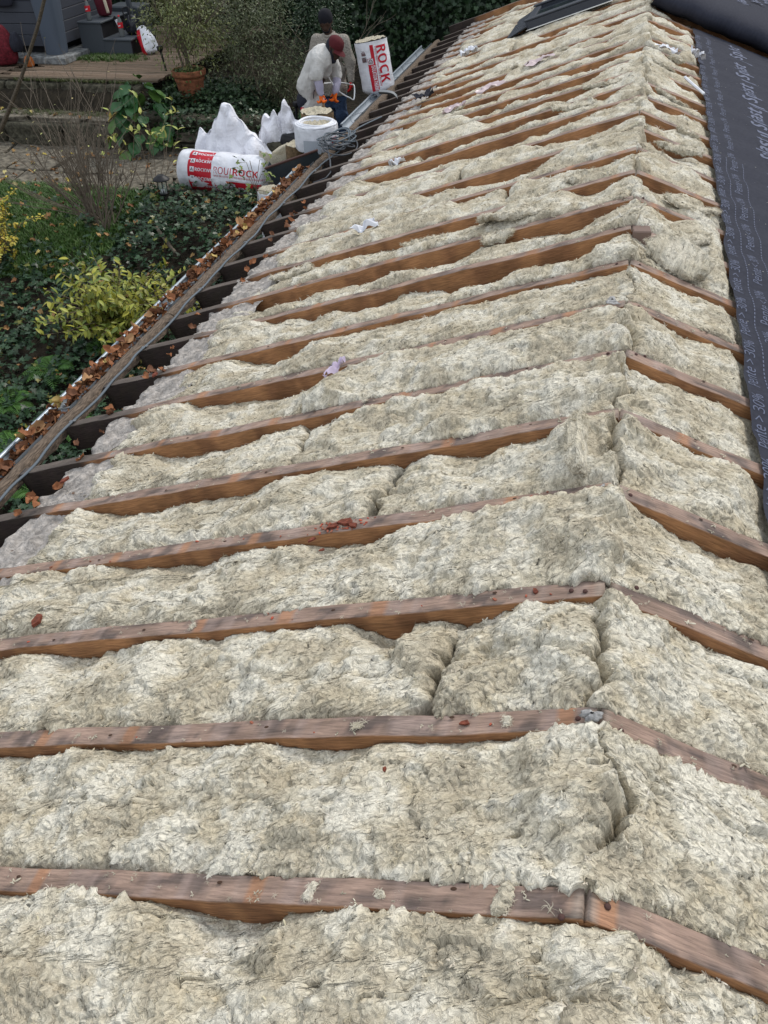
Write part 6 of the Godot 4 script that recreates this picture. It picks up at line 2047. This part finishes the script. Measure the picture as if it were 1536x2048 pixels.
func build_people() -> void:
	# --- the man standing in a knitted jumper
	var t := thing("person", "person standing in a beige-grey knitted jumper and dark beanie, looking down", "person")
	var z := -12.2
	var v := func(x: float, y: float, dz: float) -> Vector3: return Vector3(x, y, z + dz)
	var sl: Vector3 = v.call(-4.45, -0.60, 0.02)
	var sr: Vector3 = v.call(-4.06, -0.60, 0.02)
	var el: Vector3 = v.call(-4.53, -0.86, 0.06)
	var er: Vector3 = v.call(-3.975, -0.86, 0.03)
	var wl: Vector3 = v.call(-4.42, -1.02, 0.2)
	var wr: Vector3 = v.call(-3.945, -1.09, 0.12)
	var neck: Vector3 = v.call(-4.265, -0.52, 0.03)
	var head: Vector3 = v.call(-4.29, -0.355, 0.07)
	var st := SurfaceTool.new()
	st.begin(Mesh.PRIMITIVE_TRIANGLES)
	blob(st, [[neck + Vector3(0, -0.12, -0.02), neck + Vector3(-0.01, 0.08, 0.02), 0.07, 0.056], [v.call(-4.32, -0.66, 0), v.call(-4.2, -0.66, 0), 0.12, 0.12], [v.call(-4.27, -0.7, 0), v.call(-4.25, -1.1, 0), 0.13, 0.13], [sl, el, 0.055, 0.045], [el, wl, 0.043, 0.03], [sr, er, 0.055, 0.045], [er, wr, 0.043, 0.03],
		[v.call(-4.33, -1.12, 0), v.call(-4.34, -1.55, 0.02), 0.085, 0.058], [v.call(-4.34, -1.55, 0.02), v.call(-4.34, -1.95, -0.02), 0.055, 0.04], [v.call(-4.18, -1.12, 0), v.call(-4.15, -1.55, 0.03), 0.085, 0.058], [v.call(-4.15, -1.55, 0.03), v.call(-4.13, -1.95, 0), 0.055, 0.04]], 0.016, 0.05)
	var fwd := Vector3(0.1, -0.55, 0.85)
	var up := Vector3(0.02, 0.86, 0.45).normalized()
	blob(st, head_bones(head, fwd, up), 0.006, 0.03)
	part("body", st.commit(), M.skin, t)
	blob_part("jumper", [[v.call(-4.36, -0.72, 0), v.call(-4.16, -0.72, 0), 0.145, 0.145], [v.call(-4.34, -0.62, 0), v.call(-4.18, -0.62, 0), 0.10, 0.10], [v.call(-4.32, -1.0, 0.01), v.call(-4.19, -1.0, 0.01), 0.15, 0.15], [v.call(-4.32, -1.20, 0.01), v.call(-4.19, -1.20, 0.01), 0.148, 0.148], [v.call(-4.3, -1.34, 0.01), v.call(-4.2, -1.34, 0.01), 0.14, 0.14],
		[sl, el, 0.088, 0.072], [el, wl, 0.070, 0.05], [sr, er, 0.088, 0.070], [er, wr, 0.068, 0.047], [neck + Vector3(-0.03, -0.06, 0.0), neck + Vector3(0.03, -0.06, 0.0), 0.085, 0.085]], 0.014, 0.05, M.knit, t, 0.006, [[v.call(0, -1.225, 0), Vector3(0.02, -1, 0)]])
	var pts := []
	for q in 19:
		var ph := TAU * q / 18.0
		pts.append(neck + Vector3(cos(ph) * 0.075, 0.005 - 0.02 * sin(ph), sin(ph) * 0.075))
	part("jumper_collar", tube_mesh(pts, [0.018], 7, false), M.knit, t)
	blob_part("jeans", [[v.call(-4.32, -1.18, 0), v.call(-4.19, -1.18, 0), 0.13, 0.13], [v.call(-4.34, -1.2, 0), v.call(-4.35, -1.58, 0.02), 0.11, 0.085], [v.call(-4.35, -1.58, 0.02), v.call(-4.35, -1.98, 0), 0.085, 0.072], [v.call(-4.17, -1.2, 0), v.call(-4.14, -1.58, 0.03), 0.11, 0.085], [v.call(-4.14, -1.58, 0.03), v.call(-4.12, -1.98, 0), 0.085, 0.072]], 0.016, 0.04, M.jeans, t, 0.014, [[v.call(0, -1.10, 0), Vector3.UP], [v.call(0, -1.98, 0), Vector3.DOWN]])
	for q in [[-4.35], [-4.12]]:
		blob_part("shoe", [[v.call(q[0], -1.98, -0.06), v.call(q[0], -1.99, 0.16), 0.045, 0.038]], 0.012, 0.02, M.black, t)
	var s := fwd.slide(up).normalized().cross(up)
	var f := fwd.slide(up).normalized()
	dome(head + up * 0.048 - f * 0.012, up, fwd, [Vector2(0.098, -0.035), Vector2(0.103, -0.02), Vector2(0.102, 0.02), Vector2(0.090, 0.065), Vector2(0.06, 0.098), Vector2(0.02, 0.112), Vector2(0.0, 0.113)], M.beanie, t, "beanie")
	var beard := []
	for q in [-1.0, 1.0]: beard.append([head + s * q * 0.06 - up * 0.035 + f * 0.02, head + s * q * 0.022 - up * 0.092 + f * 0.07, 0.022, 0.026])
	beard.append([head - up * 0.09 + f * 0.075 - s * 0.02, head - up * 0.09 + f * 0.075 + s * 0.02, 0.024, 0.024])
	blob_part("beard", beard, 0.006, 0.02, M.beanie, t)
	for q in [-1.0, 1.0]:
		part("eye", lathe_mesh([Vector2(0, -0.008), Vector2(0.006, -0.005), Vector2(0.008, 0), Vector2(0.006, 0.005), Vector2(0, 0.008)], 10), mat_once("eye_dark", lin(0.02, 0.015, 0.012)), t, Transform3D(Basis(), head + s * q * 0.033 + up * 0.013 + f * 0.083))
	blob_part("glove", hand_bones(wr, Vector3(-0.05, -1, 0.15), Vector3(-1, 0, 0.1), 1.0, 0.35), 0.0055, 0.012, M.glove_red, t)
	blob_part("glove", hand_bones(wl, Vector3(0.5, -0.4, 0.6), Vector3(0.2, -1, 0), 1.0, 0.5), 0.0055, 0.012, M.glove_red, t)

	# --- the man bending over the gutter
	t = thing("person", "person bending over the gutter in a white smock, red cap and orange glove", "person")
	z = -11.3
	v = func(x: float, y: float, dz: float) -> Vector3: return Vector3(x, y, -11.3 + dz)
	st = SurfaceTool.new()
	st.begin(Mesh.PRIMITIVE_TRIANGLES)
	head = v.call(-3.925, -0.53, 0.02)
	var pel: Vector3 = v.call(-4.33, -1.10, 0)
	var sh: Vector3 = v.call(-4.07, -0.62, 0)
	var s1: Vector3 = v.call(-4.10, -0.64, 0.16)
	var e1: Vector3 = v.call(-4.125, -0.82, 0.24)
	var w1: Vector3 = v.call(-4.085, -1.03, 0.24)
	var s2: Vector3 = v.call(-4.04, -0.66, -0.16)
	var e2: Vector3 = v.call(-3.98, -0.90, -0.2)
	var w2: Vector3 = v.call(-3.97, -1.08, -0.08)
	blob(st, [[pel, v.call(-4.2, -0.85, 0), 0.13, 0.12], [v.call(-4.2, -0.85, 0), sh, 0.12, 0.12], [sh, v.call(-3.96, -0.56, 0.01), 0.07, 0.058], [s1, e1, 0.05, 0.042], [e1, w1, 0.04, 0.03], [s2, e2, 0.05, 0.042], [e2, w2, 0.04, 0.03],
		[v.call(-4.35, -1.15, 0.1), v.call(-4.30, -1.58, 0.1), 0.085, 0.058], [v.call(-4.30, -1.58, 0.1), v.call(-4.36, -1.97, 0.1), 0.055, 0.04], [v.call(-4.35, -1.15, -0.1), v.call(-4.30, -1.58, -0.12), 0.085, 0.058], [v.call(-4.30, -1.58, -0.12), v.call(-4.36, -1.97, -0.12), 0.055, 0.04]], 0.016, 0.05)
	fwd = Vector3(0.78, -0.5, 0.30)
	up = Vector3(0.50, 0.85, 0.05).normalized()
	blob(st, head_bones(head, fwd, up), 0.006, 0.03)
	part("body", st.commit(), M.skin, t)
	blob_part("smock", [[v.call(-4.30, -1.24, 0.07), v.call(-4.30, -1.24, -0.07), 0.160, 0.160], [v.call(-4.305, -1.0, 0.08), v.call(-4.305, -1.0, -0.08), 0.150, 0.150], [v.call(-4.28, -0.92, 0.08), v.call(-4.16, -0.70, 0.08), 0.140, 0.145], [v.call(-4.28, -0.92, -0.08), v.call(-4.16, -0.70, -0.08), 0.140, 0.145], [v.call(-4.13, -0.62, 0.09), v.call(-4.13, -0.62, -0.09), 0.125, 0.125], [v.call(-4.06, -0.66, 0.06), v.call(-4.08, -0.8, 0.0), 0.105, 0.09], [v.call(-4.31, -1.4, 0.08), v.call(-4.31, -1.4, -0.08), 0.175, 0.175],
		[s1, e1, 0.088, 0.085], [s2, e2, 0.088, 0.08], [v.call(-4.05, -0.58, 0.04), v.call(-4.02, -0.57, 0.02), 0.085, 0.075]], 0.014, 0.06, M.tunic, t, 0.017, [[v.call(-4.3, -1.25, 0), Vector3(-0.06, -1, 0.0)]])
	blob_part("sleeve", [[s1.lerp(e1, 0.75), e1, 0.066, 0.066], [e1, w1, 0.066, 0.046]], 0.012, 0.03, M.lilac, t, 0.014)
	blob_part("sleeve", [[s2.lerp(e2, 0.75), e2, 0.064, 0.064], [e2, w2, 0.062, 0.045]], 0.012, 0.03, M.lilac, t, 0.014)
	blob_part("trousers", [[v.call(-4.35, -1.16, 0.08), v.call(-4.35, -1.16, -0.08), 0.13, 0.13], [v.call(-4.35, -1.2, 0.1), v.call(-4.30, -1.6, 0.1), 0.11, 0.085], [v.call(-4.30, -1.6, 0.1), v.call(-4.37, -1.98, 0.1), 0.085, 0.072], [v.call(-4.35, -1.2, -0.1), v.call(-4.30, -1.6, -0.12), 0.11, 0.085], [v.call(-4.30, -1.6, -0.12), v.call(-4.37, -1.98, -0.12), 0.085, 0.072]], 0.016, 0.04, M.dark_cloth, t, 0.014, [[v.call(0, -1.98, 0), Vector3.DOWN]])
	for q in [0.1, -0.12]:
		blob_part("shoe", [[v.call(-4.42, -1.99, q), v.call(-4.2, -2.0, q), 0.045, 0.038]], 0.012, 0.02, M.black, t)
	f = fwd.slide(up).normalized()
	s = f.cross(up)
	blob_part("hood", [[head + up * 0.04 - f * 0.035, head - up * 0.06 - f * 0.035, 0.098, 0.085], [head - up * 0.06 - f * 0.03, v.call(-4.01, -0.60, 0.01), 0.085, 0.085], [head - up * 0.1 + f * 0.02, head - up * 0.13 + f * 0.05, 0.06, 0.045]], 0.01, 0.03, M.dark_cloth, t, 0.008)
	dome(head + up * 0.05 - f * 0.008, up, fwd, [Vector2(0.104, -0.02), Vector2(0.106, 0.0), Vector2(0.103, 0.03), Vector2(0.088, 0.07), Vector2(0.055, 0.098), Vector2(0.015, 0.108), Vector2(0.0, 0.108)], M.cap_red, t, "cap")
	var P := PackedVector3Array()
	for i in 9:
		var ph := lerpf(-1.1, 1.1, i / 8.0)
		for j in 5:
			var r := lerpf(0.095, 0.175 - 0.03 * absf(ph), j / 4.0)
			P.append(head + up * (0.035 - 0.035 * (j / 4.0)) + s * sin(ph) * r * 0.92 + f * (cos(ph) * r * 1.05))
	part("cap_brim", grid(P, 9, 5), M.cap_red, t)
	part("smock_pocket_seam", tube_mesh(curve([v.call(-4.16, -0.99, 0.235), v.call(-4.18, -1.03, 0.245), v.call(-4.185, -1.10, 0.245)], 5), [0.006], 5), M.dark_cloth, t)
	blob_part("glove", hand_bones(w1, Vector3(0.1, -1, 0.05), Vector3(1, 0.1, 0.0), -1.0, 0.75), 0.0055, 0.012, M.glove_orange, t)
	blob_part("glove", hand_bones(w2, Vector3(-0.2, -1, 0.3), Vector3(-0.7, 0, 0.6), 1.0, 0.6), 0.0055, 0.012, M.glove_orange, t)
	var tool := part("tool_handle", tube_mesh([v.call(-4.09, -1.02, 0.25), v.call(-4.05, -1.18, 0.25), v.call(-3.97, -1.50, 0.26)], [0.014, 0.015, 0.016], 9), mat("tool_wood", lin(0.26, 0.16, 0.09), 0.7))
	tag(tool, "brown wooden tool handle held by the orange glove", "tool")
	var rope := part("white_rope", tube_mesh(curve([v.call(-4.05, -0.83, 0.0), v.call(-4.03, -0.93, -0.05), v.call(-3.98, -1.03, -0.1), v.call(-3.9, -1.12, -0.15), v.call(-3.81, -1.18, -0.2), v.call(-3.78, -1.22, -0.3), v.call(-3.85, -1.12, -0.6), v.call(-3.95, -1.13, -0.74), v.call(-4.05, -1.08, -0.6), v.call(-4.2, -1.05, -0.4), v.call(-4.22, -1.0, -0.1), v.call(-4.1, -1.01, 0.2)], 8), [0.009], 7), M.rope_white)
	tag(rope, "white cord looping between the two men's gloves", "cord")

# ------------------------------------------------------------------ scraps on the roof
func scrap(size: Vector2, seed_: float, height: float) -> ArrayMesh:
	var P := PackedVector3Array()
	for i in 15:
		for j in 11:
			var u := i / 14.0 - 0.5
			var w := j / 10.0 - 0.5
			var e := 1.0 + 0.35 * n_large.get_noise_2d(u * 0.5 + seed_, w * 0.5)
			P.append(Vector3(u * size.x * e, height * (0.4 + n_large.get_noise_2d(u * 0.45 + seed_, w * 0.45 + 3.0) + 0.6 * absf(n_crease.get_noise_2d(u * 0.25 + seed_, w * 0.25))), w * size.y * e))
	return grid(P, 15, 11)

func lay(side: float, s: float, n: float, z: float, yaw: float) -> Transform3D:
	return Transform3D(Basis(Vector3.BACK, -side * SLOPE) * Basis(Vector3.UP, yaw), roof(side, s, n, z))

func build_debris() -> void:
	tag(part("white_scrap", scrap(Vector2(0.20, 0.09), 2.0, 0.05), M.bag_white, self, lay(-1, 1.98, 0.045, -5.2, 0.2)), "white plastic scrap lying on the wool in the middle of the left slope", "plastic scrap")
	tag(part("white_scrap", scrap(Vector2(0.24, 0.14), 9.0, 0.06), M.bag_white, self, lay(-1, 2.36, 0.06, -12.05, 0.5)), "white plastic scrap standing up far off near the last rafters", "plastic scrap")
	tag(part("white_scrap", scrap(Vector2(0.13, 0.08), 14.0, 0.04), M.bag_white, self, lay(-1, 2.2, 0.02, -7.1, 0.3)), "small white plastic scrap between the cable coil and the ridge", "plastic scrap")
	tag(part("white_sheet", scrap(Vector2(0.22, 0.12), 17.0, 0.03), M.bag_white, self, lay(1, 0.22, 0.05, -8.9, 0.5)), "white plastic sheet lying right of the ridge near the far end", "plastic scrap")
	tag(part("white_strip", tube_mesh(curve([roof(1, 0.38, 0.05, -8.0), roof(1, 0.46, 0.04, -7.9), roof(1, 0.57, 0.03, -7.75)], 6), [0.013], 6), M.bag_white), "thin white strip by the membrane's edge right of the ridge", "plastic scrap")
	tag(part("white_scrap", scrap(Vector2(0.14, 0.1), 37.0, 0.05), M.bag_white, self, lay(1, 0.53, 0.06, -9.1, 0.5)), "round white scrap at the far corner of the membrane edge", "plastic scrap")
	tag(part("purple_foil", scrap(Vector2(0.15, 0.032), 21.0, 0.03), M.plastic_purple, self, lay(-1, 1.49, 0.035, -2.83, 1.15)), "crinkled purple foil strip stuck in the wool", "foil scrap")
	for e in [[1.62, -9.2, 0.3, 0.13, 5.0, "pink crumpled plastic film lying along the far left rafters, lower piece"], [1.15, -9.85, 0.3, 0.12, 11.0, "greyish pink plastic film along the far left rafters, upper piece"], [1.95, -8.75, 0.25, 0.1, 15.0, "pink crumpled plastic film at the lower end of the torn strip"]]:
		tag(part("pink_film", scrap(Vector2(e[2], e[3]), e[4], 0.03), M.plastic_pink, self, lay(-1, e[0], 0.035, e[1], 0.45)), e[5], "plastic film")
	tag(part("dark_rag", scrap(Vector2(0.22, 0.16), 25.0, 0.05), M.dark_cloth, self, lay(-1, 2.56, 0.05, -9.95, 0.3)), "dark blue rag on the wool left of the pink film", "rag")
	var P := PackedVector3Array()
	for i in 9:
		for j in 7:
			var u := i / 8.0
			P.append(Vector3(-0.1 + 0.2 * u, 0.13 * pow(1.0 - u, 0.5) + 0.02 * sin(j * 1.3), (j / 6.0 - 0.5) * 0.2))
	tag(part("bent_flashing", grid(P, 9, 7), M.zinc_old, self, lay(-1, 3.2, 0.03, -10.7, 0.2)), "bent dark grey flashing piece standing on the wall head", "flashing")
	# broken red tile on the third left rafter and around
	var shards := [[1.03, 0.012, -1.475, 0.07, "largest red tile shard on the fourth rafter's top"], [1.08, 0.01, -1.46, 0.05, "red tile shard beside the largest on the fourth rafter"], [0.99, 0.01, -1.45, 0.045, "upper red tile shard on the fourth rafter"], [2.30, 0.03, -1.06, 0.075, "red tile fragment on the wool at the photo's left border"], [0.36, 0.006, -0.46, 0.03, "small red tile chip on the second rafter's top"], [0.22, 0.006, -0.97, 0.028, "small red tile chip near the third rafter's ridge nail"], [1.13, 0.03, -1.36, 0.035, "red tile chip in the wool below the fourth rafter's shards"], [1.07, 0.02, -1.30, 0.025, "tiny red tile chip lying in the wool just before the fourth rafter"], [0.55, 0.02, -0.30, 0.02, "tiny orange chip in the wool between the two nearest rafters"], [2.92, 0.03, -2.2, 0.06, "red tile fragment in the mortar near the left border"], [2.98, 0.02, -3.4, 0.06, "red tile fragment in the mortar beside a dead leaf"]]
	for e in shards:
		tag(part("tile_shard", slab_poly([Vector3(-0.5, 0, -0.15) * e[3], Vector3(-0.1, 0.05, -0.3) * e[3], Vector3(0.5, 0.03, -0.1) * e[3], Vector3(0.32, 0, 0.2) * e[3], Vector3(-0.3, 0.04, 0.25) * e[3]], e[3] * 0.16), M.tile_red, self, lay(-1, e[0], e[1], e[2], e[0] * 9.0)), e[4], "tile shard")
	# crumbs of tile and wool on the near rafters
	var w := []
	var c := []
	for i in 90:
		var k := rng.randi_range(1, 3)
		var s := rng.randf_range(0.05, 2.6)
		if i < 60:
			k = 3
			s = 1.06 + rng.randfn() * 0.07
		w.append(Transform3D(Basis(Vector3.UP, rng.randf() * TAU).scaled(Vector3.ONE * rng.randf_range(0.25, 1.0)), roof(-1, s, 0.003, -STEP * k + rng.randf_range(0.006, 0.069))))
		c.append(mixcol(Color(0.36, 0.07, 0.04), Color(0.2, 0.08, 0.05)))
	var crumb := stone_block(Vector3(0.014, 0.006, 0.008), 4.0)
	tag(scatter("tile_crumbs", crumb, M.leaf_plain if M.has("leaf_plain") else mat("leaf_plain", Color(1, 1, 1), 0.9, null, Vector3.ONE, null, 0.0, false, true), w, c), "red crumbs of broken tile scattered on the near rafters", "tile crumbs", "", "stuff")
	for v in 2:
		w = []
		c = []
		for i in 520:
			var side := -1.0 if rng.randf() < 0.78 else 1.0
			var k := rng.randi_range(0, 9)
			var s := rng.randf_range(0.03, 2.7) if side < 0.0 else rng.randf_range(0.03, 0.56)
			if n_tone.get_noise_2d(s * 4.0, k * 9.0) < -0.05: continue
			var sc := rng.randf_range(0.2, 0.6) if rng.randf() < 0.93 else rng.randf_range(0.7, 1.2)
			w.append(Transform3D(Basis(Vector3.UP, rng.randf() * TAU).scaled(Vector3.ONE * sc), roof(side, s, 0.004, -STEP * k + rng.randf_range(0.003, 0.072))))
			c.append(mixcol(Color(0.32, 0.29, 0.22), Color(0.50, 0.455, 0.36)))
		tag(scatter("wool_flecks", tuft_meshes[v], M.tuft, w, c), "flecks of wool dropped on the near rafter tops" if v == 0 else "thin wool hairs dropped on the near rafter tops", "wool flecks", "", "stuff")
	# bigger clumps of wool lying on the first rafters
	var clumps := [[0, 0.18, 0.08, "wool clump hanging over the first rafter near its ridge end"], [0, 0.44, 0.05, "wool clump on the dark stretch of the first rafter"], [0, 0.48, 0.035, "small wool clump just left of the one on the first rafter"], [0, 0.66, 0.05, "wool clump by the pale stripe of the first rafter's middle"], [1, 0.24, 0.03, "small wool clump on the second rafter near the ridge"], [1, 0.68, 0.025, "little wool clump in the middle of the second rafter"], [2, 1.5, 0.03, "small wool clump on the third rafter"], [5, 1.22, 0.03, "tuft of wool hanging on the sixth rafter's face"]]
	for e in clumps:
		var t := thing("wool_clump", e[3], "wool clump")
		wool_flap(t, -1, e[1], -0.002, -STEP * e[0] + RW * 0.55, Vector3(e[2] * 0.95, e[2] * 0.32, e[2] * 0.6), 0.0, e[1] * 7.0, 0.0, 24, 0.55)
	# kraft paper showing in the open ridge joint of the first gap
	tag(part("kraft_paper", patch(0.0, 0.0, 0.035, 0.30, func(p: Vector2) -> Vector3: return Vector3(-0.008 + p.x + 0.008 * sin(p.y * 15.0), -0.055 + 0.01 * cos(p.x * 80.0), -0.10 - p.y), 4, 10), M.paper_pink, self, Transform3D(Basis(), Vector3(-0.01, 0.015, 0.0))), "pinkish kraft paper showing in the open joint at the ridge", "kraft paper")
	# torn kraft facing below the near rafters
	for e in [[2, 1.02, 1.35, -0.085], [3, 2.0, 2.4, -0.09], [4, 1.75, 2.35, -0.105], [5, 1.9, 2.4, -0.115], [6, 1.8, 2.15, -0.12]]:
		var ee: Array = e
		var lip := patch(e[1], 0.0, e[2], 0.045, func(p: Vector2) -> Vector3:
			return roof(-1, p.x, ee[3] + 0.012 * n_mid.get_noise_2d(p.x * 0.5, float(ee[0])) + 0.006 * sin(p.x * 31.0) - p.y * 0.3, -STEP * ee[0] + RW + 0.002 + p.y * (0.6 + 0.6 * n_large.get_noise_2d(p.x * 0.8, 2.0))), 24, 3)
		tag(part("torn_kraft", lip, M.wool_kraft), "torn brown kraft lip curling from the %s left rafter's side" % ordinal(e[0] + 1), "kraft paper")
